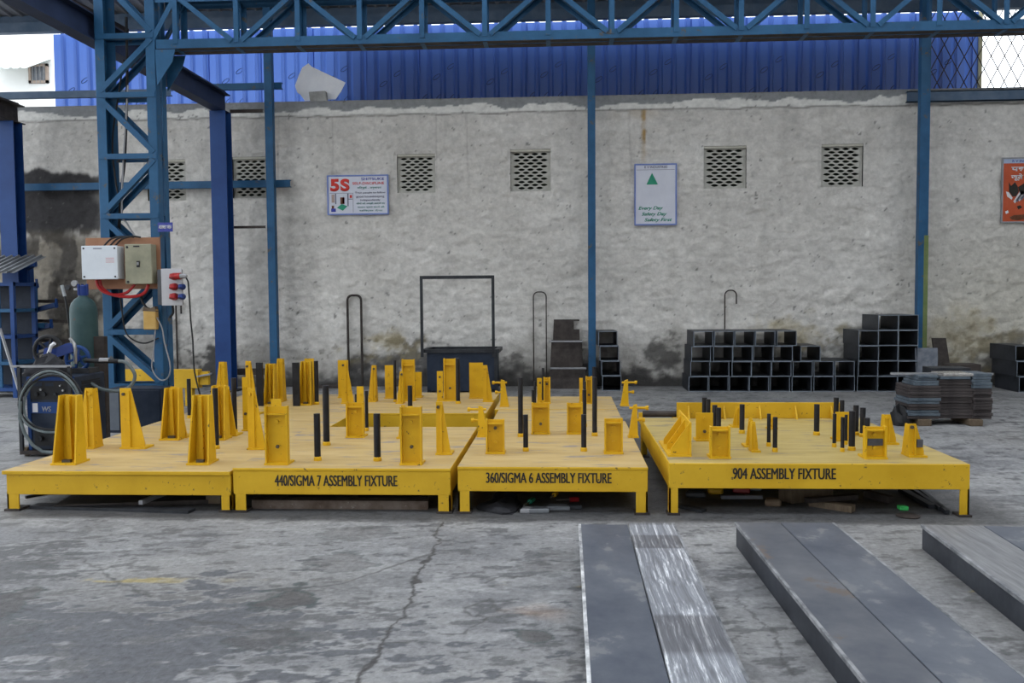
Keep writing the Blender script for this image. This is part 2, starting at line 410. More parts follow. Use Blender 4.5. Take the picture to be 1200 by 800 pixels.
FN = (-3.6, 4.2, 2.9, 6.2)      # nearest stretch gets a finer grid
ia, ib = np.abs(xs - FN[0]).argmin(), np.abs(xs - FN[1]).argmin()
ys = np.array(ys); ja, jb = np.abs(ys - FN[2]).argmin(), np.abs(ys - FN[3]).argmin()
FN = (xs[ia], xs[ib], ys[ja], ys[jb])
flat_ = lambda U, V: np.stack([U, V, np.zeros_like(U)], -1)
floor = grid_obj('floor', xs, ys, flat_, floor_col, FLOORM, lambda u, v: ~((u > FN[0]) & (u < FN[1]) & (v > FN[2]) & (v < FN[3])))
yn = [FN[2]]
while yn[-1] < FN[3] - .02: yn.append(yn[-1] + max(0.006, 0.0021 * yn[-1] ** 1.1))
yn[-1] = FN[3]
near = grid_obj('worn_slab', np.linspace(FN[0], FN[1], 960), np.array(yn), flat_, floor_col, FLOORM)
del near['kind']; near.parent = floor
b = MB(); b.box(-60, 60, -30, 80, -0.4, -0.03)
struct(b.build('ground', mat('yard_ground', (0.30, 0.29, 0.28), (0.36, 0.35, 0.33), 0.4, 0.9)))

# ---- back wall: old lime plaster, six vent openings
WX0, WX1 = -9.6, 9.6
WTOP = onY(640, 113, WALLY).z
wp = lambda x, y: (onY(x, y, WALLY).x, onY(x, y, WALLY).z)
VENTS = [(194, 187, 219, 235), (272, 184, 314, 232), (465, 180, 511, 226), (598, 175, 646, 223), (825, 171, 875, 220), (962, 169, 1011, 218)]
GS = 0.024
vent_rects = []
for (a, bb, c, d) in VENTS:
    x0, z1 = wp(a, bb); x1, z0 = wp(c, d)
    if a < 200: x0 = x1 - 0.66
    snap = lambda v, o: o + round((v - o) / GS) * GS
    vent_rects.append((snap(x0, WX0), snap(x1, WX0), snap(z0, 0), snap(z1, 0)))
def wall_keep(cu, cv):
    k = np.ones(cu.shape, bool)
    for (x0, x1, z0, z1) in vent_rects: k &= ~((cu > x0) & (cu < x1) & (cv > z0) & (cv < z1))
    return k
def wall_place(U, V):
    d = (fbm(U * 1.3, V * 1.3, 5) - .5) * .05 + (fbm(U * 4 + V * 2, V * 8 - U, 8) - .5) * .065 + (fbm(U * 11, V * 13, 9, 2) - .5) * .016
    lip = sstep(WTOP - .26, WTOP - .22, V)
    Y = WALLY - d * (1 - lip) * sstep(-.02, .25, V) - .012 * (1 - lip) + .01
    for (x0, x1, z0, z1) in vent_rects:
        near = (U > x0 - .03) & (U < x1 + .03) & (V > z0 - .03) & (V < z1 + .03)
        Y = np.where(near, WALLY, Y)
    return np.stack([U, Y, V], -1)
def wall_col(U, V):
    n1 = fbm(U * .9, V * 1.1, 103); n2 = fbm(U * 4, V * 5, 113); n3 = fbm(U * 9, V * 12, 123); n4 = fbm(U * 3.1, V * .5, 133); n5 = fbm(U * 1.6, V * 2.2, 143)
    C = np.ones(U.shape + (3,)) * np.array((0.55, 0.525, 0.49))
    C = blend(C, sstep(.45, .7, n1) * .5, (0.64, 0.615, 0.58))
    C = blend(C, sstep(.5, .72, n2) * .22, (0.42, 0.405, 0.385))
    C = blend(C, sstep(.52, .75, n4) * .22, (0.36, 0.34, 0.31))
    C = blend(C, sstep(.60, .75, n3) * .25, (0.36, 0.345, 0.32))
    # warmer, darker tone painted low in the right-hand bay, partly for its dimmer light
    C = blend(C, sstep(4.5, 7.0, U) * .35 * sstep(3.4, .8, V), (0.42, 0.39, 0.28))
    # rough streaks where the coat was dragged
    C = blend(C, sstep(.60, .70, fbm(U * 2.2 + V * 1.2, V * 9, 153)) * .20, (0.30, 0.29, 0.27))
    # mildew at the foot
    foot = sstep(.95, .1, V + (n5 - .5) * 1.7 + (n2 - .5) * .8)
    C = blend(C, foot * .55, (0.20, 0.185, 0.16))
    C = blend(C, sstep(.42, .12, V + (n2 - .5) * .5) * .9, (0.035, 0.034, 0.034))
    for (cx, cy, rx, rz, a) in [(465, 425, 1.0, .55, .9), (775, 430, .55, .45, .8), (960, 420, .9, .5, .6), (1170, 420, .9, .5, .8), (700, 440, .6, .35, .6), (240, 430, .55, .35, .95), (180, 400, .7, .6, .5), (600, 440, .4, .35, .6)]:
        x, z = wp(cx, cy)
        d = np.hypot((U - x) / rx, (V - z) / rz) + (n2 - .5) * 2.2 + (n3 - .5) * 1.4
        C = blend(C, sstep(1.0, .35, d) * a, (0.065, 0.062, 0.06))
    for (cx, cy, rx, rz, a) in [(930, 395, .9, .35, .5), (450, 405, .8, .3, .45), (1120, 400, 1.0, .6, .35)]:
        x, z = wp(cx, cy)
        d = np.hypot((U - x) / rx, (V - z) / rz) + (n2 - .5) * 2
        C = blend(C, sstep(1.0, .3, d) * a, (0.40, 0.33, 0.18))
    # scorched and tarred stretch at far left
    xr, zt = wp(112, 205); _, zb = wp(60, 272)
    k = sstep(xr + .5, xr - .1, U + (n2 - .5) * .3)
    C = blend(C, k * sstep(zb - .15, zb + .02, V + (n4 - .5) * .7 + (n2 - .5) * .3) * sstep(zt + .10, zt + .03, V + (n4 - .5) * .35) * .95, (0.022, 0.021, 0.024))
    low = k * sstep(zb + .1, zb - .2, V)
    C = blend(C, low * .85, (0.22, 0.19, 0.145))
    C = blend(C, low * sstep(.47, .58, fbm(U * 3.5, V * 2.2, 163)) * .9, (0.06, 0.054, 0.048))
    C = blend(C, k * sstep(zt + .2, zt + 1.6, V) * sstep(.5, .7, n1) * .4, (0.33, 0.31, 0.28))
    xk, zk = wp(180, 265); x2, _ = wp(120, 265)
    C = blend(C, sstep(xk, x2, U) * sstep(zk, zk - .6, V) * sstep(.5, .6, n5) * .5, (0.12, 0.11, 0.10))
    # rust run beside the safety sign
    xd, zd = wp(754, 186)
    C = blend(C, sstep(.05, .015, np.abs(U - xd + (n3 - .5) * .04)) * sstep(zd - .1, zd + .1, V) * (0.35 + .65 * sstep(.4, .6, n2)), (0.36, 0.23, 0.09))
    C = blend(C, sstep(.55, .1, np.abs(U - xd + .1)) * sstep(zd + .5, WTOP - .2, V) * sstep(.4, .6, n2) * .5, (0.42, 0.34, 0.24))
    # hairlines in the plaster
    for hx in (327, 389, 510, 547, 738):
        x, _ = wp(hx, 180)
        C = blend(C, sstep(.022, .006, np.abs(U - x + (n1 - .5) * .1)) * sstep(2.9, 3.6, V) * .35, (0.28, 0.26, 0.24))
    # bare concrete band on top and ragged whitewash under it
    rag = WTOP - .13 + (fbm(U * 2.2, U * 0 + 3.3, 173, 4) - .5) * .26
    C = blend(C, sstep(-.012, .0, V - (WTOP - .235 + (n2 - .5) * .03)), (0.66, 0.645, 0.61))
    C = blend(C, sstep(.0, .012, V - np.maximum(rag, WTOP - .2)), (0.24, 0.245, 0.25))
    C = blend(C, sstep(.02, .006, np.abs(V - (WTOP - .245 + (n2 - .5) * .03))) * .7, (0.10, 0.09, 0.08))
    # holes and chips
    C = blend(C, sstep(.775, .79, fbm(U * 13, V * 13, 183)) * .7, (0.12, 0.115, 0.11))
    return C
PLASTER = attr_grid_mat('old_plaster_wall', 0.92, 1.0, 11, 0.17, 0.15)
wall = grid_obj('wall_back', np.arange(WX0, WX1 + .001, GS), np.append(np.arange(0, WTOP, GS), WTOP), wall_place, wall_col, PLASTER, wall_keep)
b = MB(); b.box(WX0, WX1, WALLY + .20, WALLY + .34, 0, WTOP)
b.box(WX0, WX1, WALLY, WALLY + .20, WTOP - .004, WTOP)
b.build('wall_core', CONC, wall)
for (x0, x1, z0, z1) in vent_rects:
    b = MB()
    b.add([(x0, WALLY, z0), (x1, WALLY, z0), (x1, WALLY, z1), (x0, WALLY, z1), (x0, WALLY + .19, z0), (x1, WALLY + .19, z0), (x1, WALLY + .19, z1), (x0, WALLY + .19, z1)],
          [(4, 5, 6, 7), (0, 1, 5, 4), (1, 2, 6, 5), (2, 3, 7, 6), (3, 0, 4, 7)])
    b.build('vent_recess', VOID, wall)
# cast vent blocks with rows of lens-shaped holes
def vent_mesh(w, h):
    b = MB(); rim = .032; t = .05
    b.box(0, w, .0, t + .02, 0, rim); b.box(0, w, 0, t + .02, h - rim * 1.4, h); b.box(0, rim, 0, t + .02, rim, h - rim); b.box(w - rim, w, 0, t + .02, rim, h - rim)
    rows, cols = 12, 4
    x0, x1, z0, z1 = rim, w - rim, rim, h - rim * 1.4
    pw, ph = (x1 - x0) / cols, (z1 - z0) / rows
    for r in range(rows):
        za, zb = z0 + r * ph, z0 + (r + 1) * ph; zc = (za + zb) / 2
        off = 0 if r % 2 else -pw / 2
        for c in range(-1, cols + 1):
            xa = x0 + off + c * pw; xb = xa + pw
            a2, b2 = max(xa, x0), min(xb, x1)
            if b2 - a2 < .01: continue
            if b2 - a2 < pw * .85:
                b.box(a2, b2, .012, t, za, zb); continue
            xc = (xa + xb) / 2; hw, hh = pw * .43, ph * .45
            hole = [(xc - hw, zc), (xc - hw * .45, zc + hh * .8), (xc, zc + hh), (xc + hw * .45, zc + hh * .8), (xc + hw, zc), (xc + hw * .45, zc - hh * .8), (xc, zc - hh), (xc - hw * .45, zc - hh * .8)]
            rim_ = [(xa, zc), (xa, zb), (xc, zb), (xb, zb), (xb, zc), (xb, za), (xc, za), (xa, za)]
            v = [(p[0], .012, p[1]) for p in rim_] + [(p[0], .012, p[1]) for p in hole] + [(p[0], t, p[1]) for p in hole]
            fs = []
            for i in range(8):
                j = (i + 1) % 8
                fs += [(i, j, j + 8, i + 8)[::-1], (i + 8, j + 8, j + 16, i + 16)[::-1]]
            b.add(v, fs)
    return b
VL = ['half hidden behind the blue lattice column', 'behind the thin post left of the 5S sign', 'just right of the red 5S sign', 'between the 5S sign and the middle post', 'just right of the green safety sign', 'nearest to the right-hand blue post']
for (r, l) in zip(vent_rects, VL):
    x0, x1, z0, z1 = r
    b = vent_mesh(x1 - x0, z1 - z0); b.v = [(p[0] + x0, p[1] + WALLY + .045, p[2] + z0) for p in b.v]
    o = b.build('vent_block', VENT); tag(o, 'cement vent block with lens-shaped holes ' + l, 'vent', 'vent blocks in the back wall')
    k = MB(); k.box(x0 + .001, x1 - .001, WALLY + .012, WALLY + .044, z1 - .035, z1 - .001); k.build('top_edge', mat('pale_vent_edge', (0.42, 0.40, 0.34), (0.5, 0.48, 0.41), 8, 0.9), o)

# ---- side wall at right (out of view), eave, roof
b = MB(); b.box(11.0, 11.3, -9, 16, -0.05, 6.5); struct(b.build('wall_right', CONC))
b = MB(); b.box(-13, -4, -9.3, -9, 0, 8.5); b.box(3, 11, -9.3, -9, 0, 8.5); b.box(-4, 3, -9.3, -9, 4.2, 8.5); struct(b.build('wall_front_baffle', CONC))  # unseen front wall with gate opening, added to cut light from behind the camera
def corr_sheet(x0, x1, y0, z0, y1, z1, pitch, amp, solid=True):
    """trapezoid-profiled sheet; ribs run from (y0,z0) to (y1,z1)"""
    xs_ = []; k = 0; x = x0
    prof = [(0, 0), (.56, 0), (.68, 1), (.88, 1), (1.0, 0)]
    while x < x1 - 1e-6:
        for (u, a) in prof[:-1]:
            if x + u * pitch <= x1: xs_.append((x + u * pitch, a * amp))
        x += pitch
    xs_.append((x1, 0))
    d = Vector((0, y1 - y0, z1 - z0)).normalized(); nrm = Vector((0, -d.z, d.y))
    if abs(d.z) > .9: nrm = Vector((0, -1, 0))
    b = MB(); v = []; th = nrm * 0.004
    for (q, o_) in ((0, th * 0), (1, th))[:2 if solid else 1]:
        for (yy, zz) in ((y0, z0), (y1, z1)):
            for (xx, a) in xs_: p = Vector((xx, yy, zz)) + nrm * a + o_; v.append(p)
    n = len(xs_); fs = []
    for i in range(n - 1):
        fs += [(i, i + n, i + n + 1, i + 1)] + ([(2 * n + i, 2 * n + i + 1, 3 * n + i + 1, 3 * n + i)] if solid else [])
    return b.add(v, fs)
ROOFM = mat('weathered_roof_sheet', (0.13, 0.14, 0.16), (0.22, 0.23, 0.26), 2, 0.6)
EAVEY = 15.15
EZ = onY(600, 9, 14.8).z
roof_b = MB()
roof = struct(roof_b.box(-13, 11, EAVEY - .015, EAVEY + .015, EZ - .04, EZ + .055).build('ceiling', ROOFM, origin=(0, EAVEY, EZ)))
def rz(y): return EZ + .06 + (EAVEY - y) * .13 if y > 0 else EZ + .06 + EAVEY * .13 + y * .13
edges = [EAVEY, 11.0, 8.0, 5.6, 2.4, -2.0, -5.0, -9.0]   # sheets lie between pairs; the gaps are open roof lights
for i in range(0, len(edges) - 1, 2):
    ya, yb = edges[i], edges[i + 1]
    x = -13.0
    while x < 11:
        corr_sheet(x, min(x + 2.0, 11.2), ya, rz(ya), yb, rz(yb), .2, .035).build('roof_sheet', ROOFM, roof)
        x += 2.0
for yy in (14.85, 13.4, 11.9, 10.5, 8.1, 6.9, 5.7, .9, -.6, -1.9):
    k = MB(); zz = rz(yy) - .02
    k.box(-13, 11, yy - .03, yy + .03, zz - .16, zz); k.box(-13, 11, yy - .06, yy + .06, zz - .17, zz - .155)
    k.build('purlin', PURLIN, roof)
# eave channel seen between the girder's braces
b = MB(); z1 = onY(600, 13, 14.8).z; z0 = onY(600, 25, 14.8).z
b.box(-13, 11, 14.74, 14.76, z0, z1); b.box(-13, 11, 14.76, 14.86, z0, z0 + .012); b.box(-13, 11, 14.76, 14.86, z1 - .012, z1)
b.build('eave_channel', PURLIN, roof)

# ---- blue profiled sheeting behind the wall top, one sheet beside the other
def blue_sheet_mat():
    m, nt, b = newmat('blue_translucent_sheet'); N, L = nt.nodes, nt.links
    tr = N.new('ShaderNodeBsdfTranslucent'); tr.inputs['Color'].default_value = (0.17, 0.32, 0.90, 1)
    tc = N.new('ShaderNodeTexCoord'); nz = N.new('ShaderNodeTexNoise'); nz.inputs['Scale'].default_value = 1.5
    L.new(tc.outputs['Object'], nz.inputs['Vector'])
    rp = N.new('ShaderNodeValToRGB'); rp.color_ramp.elements[0].color = (0.010, 0.034, 0.15, 1); rp.color_ramp.elements[1].color = (0.018, 0.055, 0.22, 1)
    L.new(nz.outputs['Fac'], rp.inputs['Fac']); L.new(rp.outputs['Color'], b.inputs['Base Color'])
    b.inputs['Roughness'].default_value = 0.35
    mx = N.new('ShaderNodeMixShader'); mx.inputs[0].default_value = 0.30
    L.new(b.outputs[0], mx.inputs[1]); L.new(tr.outputs[0], mx.inputs[2])
    L.new(mx.outputs[0], N['Material Output'].inputs['Surface'])
    return m
BSH = blue_sheet_mat()
SHY = 15.45
sx0, sx1 = onY(64, 90, SHY).x, onY(1146, 60, SHY).x
sz0 = WTOP - .5; sz1 = onY(600, 27, SHY).z
clad = struct(MB().box(sx0, sx1, SHY + .05, SHY + .10, sz0 + .3, sz0 + .36).build('wall_cladding', PURLIN, origin=(sx0, SHY, sz0)))
x = sx0; i = 0
while x < sx1 - .01:
    x2 = min(x + .92, sx1)
    sh = corr_sheet(x, x2 + .02, SHY - .003 * (i % 2), sz0, SHY - .003 * (i % 2), sz1, .23, .05, False).build('profiled_sheet', BSH, clad)
    mk = MB()
    for (u, zz) in [(.12, .62), (.36, .62), (.60, .62), (.30, .95), (.55, 1.12)]:
        zz = sz0 + zz + (.1 if i % 2 else 0) ; xx = x + u
        if xx > x2 - .1: continue
        pts = []
        for q in range(14):
            a = q / 14 * 2 * math.pi
            lx, lz = .075 * math.cos(a), .028 * math.sin(a)
            c_, s_ = math.cos(.6), math.sin(.6)
            pts.append((xx + lx * c_ - lz * s_, SHY - .012, zz + lx * s_ + lz * c_))
        mk.tube(pts, .006, 4, closed=True)
    mk.build('printed_mark', mat('faded_print', (0.02, 0.03, 0.07), (0.03, 0.04, 0.09), 8, 0.7), sh)
    x = x2; i += 1
b = MB(); b.box(sx1, sx1 + .05, SHY - .05, SHY + .05, sz0, sz1 + .3); b.build('edge_trim', mat('pale_yellow_trim', (0.5, 0.47, 0.3), (0.56, 0.52, 0.34), 4, 0.6), clad)
# ---- outside: added dark wall behind the sheeting to block its backlight, white house at far left
b = MB(); xb = onY(400, 60, 15.85).x
b.box(xb, onY(1128, 60, 15.85).x, 15.85, 16.3, -.03, onY(600, 43, 15.85).z)
struct(b.build('wall_light_block', mat('light_block_dark', (.05, .045, .045), (.09, .08, .08), 3, .9)))
HW = mat('white_house_render', (0.80, 0.80, 0.78), (0.86, 0.86, 0.84), 1, 0.9)
hy = 24.0; hx0 = onY(-160, 60, hy).x; hx1 = onY(62, 60, hy).x; hz = onY(30, 36, hy).z
house = thing('white_house', ((hx0 + hx1) / 2, hy, 0), 'bright white house seen outside above the left end of the wall', 'house')
b = MB(); b.box(hx0, hx1, hy, hy + 5, -.03, hz); b.build('house_wall', HW, house)
p0 = onY(35, 98, hy); p1 = onY(57, 75, hy)
w_ = MB()
for (a, c, d, e) in ((p0.x, p0.x + .07, p0.z, p1.z), (p1.x - .07, p1.x, p0.z, p1.z), (p0.x, p1.x, p0.z, p0.z + .07), (p0.x, p1.x, p1.z - .07, p1.z)):
    w_.box(a, c, hy - .06, hy, d, e)
wo = w_.build('window_frame', mat('window_brown', (0.35, 0.27, 0.22), (0.4, 0.32, 0.27), 5, 0.7), house)
MB().box(p0.x, p1.x, hy - .02, hy - .005, p0.z, p1.z).build('window_pane', mat('house_glass', (0.22, 0.23, 0.26), (0.28, 0.29, 0.33), 2, 0.2), wo)
for k in range(4):
    xx = p0.x + (p1.x - p0.x) * (k + 1) / 5
    MB().cyl((xx, hy - .05, p0.z), (xx, hy - .05, p1.z), .015, 6).build('window_bar', GREY, wo)
a0 = onY(-40, 60, hy - 1.2); a1 = onY(30, 80, hy - 1.2)
corr_sheet(a0.x, a1.x, hy - 1.2, a1.z, hy, a1.z + .55, .25, .03).build('awning', mat('pale_awning', (0.55, 0.62, 0.6), (0.62, 0.68, 0.66), 3, 0.6), house)

# ---- lattice column at left
CY = 10.0; DEP = 0.26
LX0, LX1 = onY(119, 300, CY).x, onY(188, 300, CY).x
colm = thing('lattice_column', ((LX0 + LX1) / 2, CY + DEP / 2, 0), 'tall blue lattice column of welded steel angles at left', 'column')
AW = .105
CZ = 6.6
for (x, fl) in ((LX0, 1), (LX1, -1)):
    for (y, ny) in ((CY, 1), (CY + DEP, -1)):
        k = MB()
        if fl > 0: k.box(x, x + AW, y - .005, y + .005, 0, CZ); k.box(x - .005, x + .005, min(y, y + ny * AW), max(y, y + ny * AW), 0, CZ)
        else: k.box(x - AW, x, y - .005, y + .005, 0, CZ); k.box(x - .005, x + .005, min(y, y + ny * AW), max(y, y + ny * AW), 0, CZ)
        k.build('post', BLUE, colm, bevel=.002)
    k = MB(); k.box(x - .16, x + .16, CY - .12, CY + DEP + .12, 0, .02); k.build('base_plate', DARK, colm)
hz_ = [onY(150, y, CY).z for y in (42, 111, 183, 253, 320, 389, 452)]
hz_ += [hz_[0] + .72, hz_[0] + 1.45]
for y in (CY - .008, CY + DEP + .008):
    for z in hz_:
        MB().angle((LX0 + .01, y, z), (LX1 - .01, y, z), .06, .008, nrm=(0, -1, 0) if y < CY + .1 else (0, 1, 0)).build('strut', BLUE, colm)
    zs = sorted(hz_)
    for i in range(len(zs) - 1):
        up = i % 2 == 1
        a = (LX0 + .04, y, zs[i] + (.04 if up else .05)); c = (LX1 - .04, y, zs[i + 1] - .04)
        if not up: a = (LX1 - .04, y, zs[i] + .04); c = (LX0 + .04, y, zs[i + 1] - .04)
        MB().angle(a, c, .06, .008, nrm=(0, -1, 0) if y < CY + .1 else (0, 1, 0)).build('diagonal_brace', BLUE, colm)
# ---- lattice girder across the bay
g0 = onY(277, 44, CY).x; g1 = onY(1179, 36, CY).x; gp = (g1 - g0) / 12
zb = onY(600, 42, CY).z; zt = onY(250, -4, CY).z
GX0, GX1 = onY(183, 50, CY).x, g0 + gp * 15
gird = thing('lattice_girder', ((GX0 + GX1) / 2, CY + DEP / 2, zb - .05), 'long blue lattice roof girder of steel angles spanning overhead', 'girder')
for (y, sgn) in ((CY, -1), (CY + DEP, 1)):
    for (z, fz, nm) in ((zb, -1, 'bottom_chord'), (zt, 1, 'top_chord')):
        k = MB(); k.box(GX0, GX1, y - .005, y + .005, z - .05, z + .05)
        ya, yb_ = sorted((y, y - sgn * .1)); zz = z + fz * .05
        k.box(GX0, GX1, ya, yb_, zz - .005, zz + .005, 1)
        k.build(nm, [BLUE, RUST], gird)
    for i in range(-1, 15):
        x = g0 + gp * i
        MB().angle((x, y - sgn * -.008, zb), (x, y - sgn * -.008, zt), .055, .007, nrm=(0, sgn, 0)).build('vertical_strut', BLUE, gird)
        a = (x + (.06 if i % 2 == 0 else .04), y + sgn * .016, zb + .02 if i % 2 == 0 else zt); c = (x + gp - .05, y + sgn * .016, zt if i % 2 == 0 else zb + .02)
        MB().angle(a, c, .055, .007, nrm=(0, sgn, 0)).build('diagonal_brace', BLUE, gird)
    MB().angle((g0 - gp * 1.0 - .0, y, zt), (g0 - gp * 1.0 - .3, y, zb), .055, .007, nrm=(0, sgn, 0)).build('diagonal_brace', BLUE, gird)
b = MB()
for i in range(-1, 15, 1):
    x = g0 + gp * i
    MB().box(x - .025, x + .025, CY + .01, CY + DEP - .01, zb - .057, zb - .046).build('batten', BLUE, gird)
MB().prism([(LX1 + .01, CY - .01, zb - .06), (LX1 + .24, CY - .01, zb - .06), (LX1 + .20, CY - .01, zb - .2), (LX1 + .02, CY - .01, zb - .46)], (0, .012, 0)).build('gusset_plate', BLUE, gird)
MB().prism([(LX1 + .01, CY + DEP, zb - .06), (LX1 + .24, CY + DEP, zb - .06), (LX1 + .20, CY + DEP, zb - .2), (LX1 + .02, CY + DEP, zb - .46)], (0, .012, 0)).build('gusset_plate', BLUE, gird)

# ---- crane runway beams on columns by the wall
def ibeam(b, p0, p1, w, h, tf, tw, vertical=False):
    p0 = Vector(p0); p1 = Vector(p1)
    if not vertical:
        up = Vector((0, 0, 1))
        b.bar(p0, p1, tw, h - 2 * tf); b.bar(p0 + up * (h / 2 - tf / 2), p1 + up * (h / 2 - tf / 2), w, tf); b.bar(p0 - up * (h / 2 - tf / 2), p1 - up * (h / 2 - tf / 2), w, tf)
    else:
        u = Vector((0, 1, 0))
        b.bar(p0, p1, tw, h - 2 * tf, up=u); b.bar(p0 + u * (h / 2 - tf / 2), p1 + u * (h / 2 - tf / 2), w, tf, up=u); b.bar(p0 - u * (h / 2 - tf / 2), p1 - u * (h / 2 - tf / 2), w, tf, up=u)
    return b
KY = 13.95
cx = onY(261, 250, KY).x; cz = onY(258, 131, KY).z
rc = thing('runway_column', (cx, KY, 0), 'deep blue steel column by the wall, left of the thin post', 'column')
ibeam(MB(), (cx, KY, 0.02), (cx, KY, cz), .255, .25, .014, .01, True).build('shaft', NAVY, rc, bevel=.002)
MB().box(cx - .2, cx + .2, KY - .2, KY + .2, 0, .02).build('base_plate', DARK, rc)
rb = thing('runway_beam', (cx, 7, cz), 'dark blue crane runway beam running back to the wall', 'beam')
ibeam(MB(), (cx, 2.5, cz + .15), (cx, KY + .2, cz + .15), .19, .30, .016, .012).build('joist', mat('dirty_navy', (0.011, 0.019, 0.045), (0.02, 0.032, 0.075), 2, 0.6), rb)
MB().box(cx - .03, cx + .03, 2.5, KY + .2, cz + .30, cz + .35).build('crane_rail', RUST, rb)
k2 = onY(15, 250, KY).x; kz = onY(15, 143, KY).z
r2 = thing('runway_column', (k2, KY, 0), 'deep blue steel column at the extreme left edge', 'column')
ibeam(MB(), (k2, KY, .02), (k2, KY, kz), .27, .25, .014, .01, True).build('shaft', NAVY, r2, bevel=.002)
MB().box(k2 - .2, k2 + .2, KY - .2, KY + .2, 0, .02).build('base_plate', DARK, r2)
rb2 = thing('runway_beam', (k2, 8, kz), 'dark rusty crane beam ending on the leftmost column', 'beam')
ibeam(MB(), (k2 - .02, 6, kz + .15), (k2 - .02, KY + .25, kz + .15), .26, .30, .016, .012).build('joist', RUST, rb2)
MB().box(k2 - .05, k2 + .01, 6, KY + .25, kz + .30, kz + .35).build('crane_rail', RUST, rb2)
# sloping dark rafter in the upper left corner
a = onY(66, -4, 12.5); c = onY(146, 38, 13.8)
rf = MB(); rf.bar(a + (a - c) * 1.2, c, .16, .10); tag(rf.build('rafter', RUST), 'rusty rafter sloping down in the upper left corner', 'rafter')

# ---- thin posts standing close to the wall
PY = 14.25
def wall_post(px, w, label, collar=None, green=False):
    x = onY(px, 300, PY).x
    t = thing('wall_post', (x, PY, 0), label, 'post', 'thin blue posts along the wall')
    MB().box(x - w / 2, x + w / 2, PY - .06, PY + .06, .012, EZ + .1).build('tube', BLUE, t, bevel=.004)
    MB().box(x - .12, x + .12, PY - .12, PY + .12, 0, .012).build('base_plate', DARK, t)
    if green:
        z1 = onY(px, 276, PY).z
        MB().box(x + .01, x + w / 2 + .003, PY - .064, PY + .02, .3, z1).build('green_paint_patch', mat('worn_green_paint', (0.10, 0.15, 0.05), (0.17, 0.20, 0.08), 5, 0.6), t)
    return x
P1X = wall_post(319.5, .125, 'thin blue post beside the deep blue column')
P2X = wall_post(693.5, .118, 'thin blue post in the middle, left of the green safety sign')
P3X = wall_post(1080, .145, 'thin blue post at right with greenish lower part', green=True)
# rails fixed to column and post
RY = 14.42
def rail(name, x0, x1, pz, h, m, label, y=RY, d=.07):
    z = onY(290, pz, y).z
    b = MB(); b.box(x0, x1, y - .006, y + .006, z - h / 2, z + h / 2); b.box(x0, x1, y, y + d, z + h / 2 - .012, z + h / 2); b.box(x0, x1, y, y + d, z - h / 2, z - h / 2 + .012)
    return tag(b.build(name, m), label, 'rail')
rail('wall_rail', onY(24, 217, RY).x, onY(340, 215, RY).x, 215.5, .115, BLUE, 'blue channel rail along the wall at vent height, left bay')
rail('wall_rail', onY(235, 103, RY).x, onY(330, 102, RY).x, 101, .10, BLUE, 'short blue channel rail just above the wall top by thin post')
rail('wall_rail', onY(-30, 106, RY).x, onY(200, 106, RY).x, 106, .11, PURLIN, 'dusty channel rail at upper left above the wall')
rail('tie_bar', cx + .12, P1X - .06, 435.5, .10, RUST, 'low rusty tie bar between deep blue column and thin post', y=14.1)
rail('tie_bar', cx + .12, P1X - .06, 266, .04, RUST, 'thin middle tie bar between deep blue column and thin post', y=14.1, d=.03)
rail('tie_bar', cx + .1, P1X - .06, 130, .05, RUST, 'upper tie bar between deep blue column and thin post', y=14.1, d=.03)
z = onY(1130, 112, 14.5).z
b = MB(); b.box(onY(1063, 111, 14.5).x, 9.6, 14.50, 14.512, z - .085, z + .085); b.box(onY(1063, 111, 14.5).x, 9.6, 14.5, 14.56, z + .07, z + .085); b.box(onY(1063, 111, 14.5).x, 9.6, 14.5, 14.56, z - .085, z - .07)
tag(b.build('wall_rail', PURLIN), 'dark channel rail on the wall top at upper right', 'rail')
# ---- chain-link mesh in the right-hand opening
m0 = onY(1090, 106, 15.0); m1 = onY(1240, 5, 15.0)
b = MB(); gx, gz = .21, .40
mz0 = WTOP - .02; mz1 = m1.z
n = int((m1.x - m0.x) / gx) + 2; hgt = mz1 - mz0; sl = gx / gz
for i in range(-8, n + 8):
    for s_ in (1, -1):
        x0 = m0.x + i * gx; xa, za, xb_, zb_ = x0, mz0, x0 + s_ * hgt * sl, mz1
        def clip(x, z, xo, zo):
            if x < m0.x: t = (m0.x - x) / (xo - x); return m0.x, z + (zo - z) * t
            if x > m1.x: t = (m1.x - x) / (xo - x); return m1.x, z + (zo - z) * t
            return x, z
        if max(xa, xb_) <= m0.x or min(xa, xb_) >= m1.x: continue
        (xa2, za2), (xb2, zb2) = clip(xa, za, xb_, zb_), clip(xb_, zb_, xa, za)
        b.tube([(xa2, 15.0 + s_ * .004, za2), (xb2, 15.0 + s_ * .004, zb2)], .009, 4)
o = b.build('chain_link_mesh', RUST); tag(o, 'chain-link wire mesh closing the bright opening at upper right', 'wire mesh')

# ---- torn white sheet and a block of cement on the wall top
sh = [(345, 100), (349, 88), (353, 78), (360, 73), (364, 77), (404, 96), (399, 107), (393, 116), (357, 118), (352, 111), (348, 108)]
y0 = WALLY + .16
b = MB(); P = [onY(px, py, y0) for (px, py) in sh]; P = [Vector((p.x, y0 + .10 * (p.z - WTOP) , max(p.z, WTOP))) for p in P]
b.prism(P, (0, .02, 0)); tag(b.build('foam_sheet', SCRAPW), 'torn white sheet propped up on top of the wall', 'sheet')
q0 = onY(364, 118, y0 - .08); q1 = onY(382, 107, y0 - .08)
b = MB(); b.prism([(q0.x, y0 - .12, WTOP), (q1.x + .02, y0 - .12, WTOP), (q1.x, y0 - .12, q1.z), (q0.x - .02, y0 - .12, q1.z - .01)], (0, .10, 0))
tag(b.build('cement_block', CONC, bevel=.006), 'small grey cement block holding the torn white sheet', 'block')

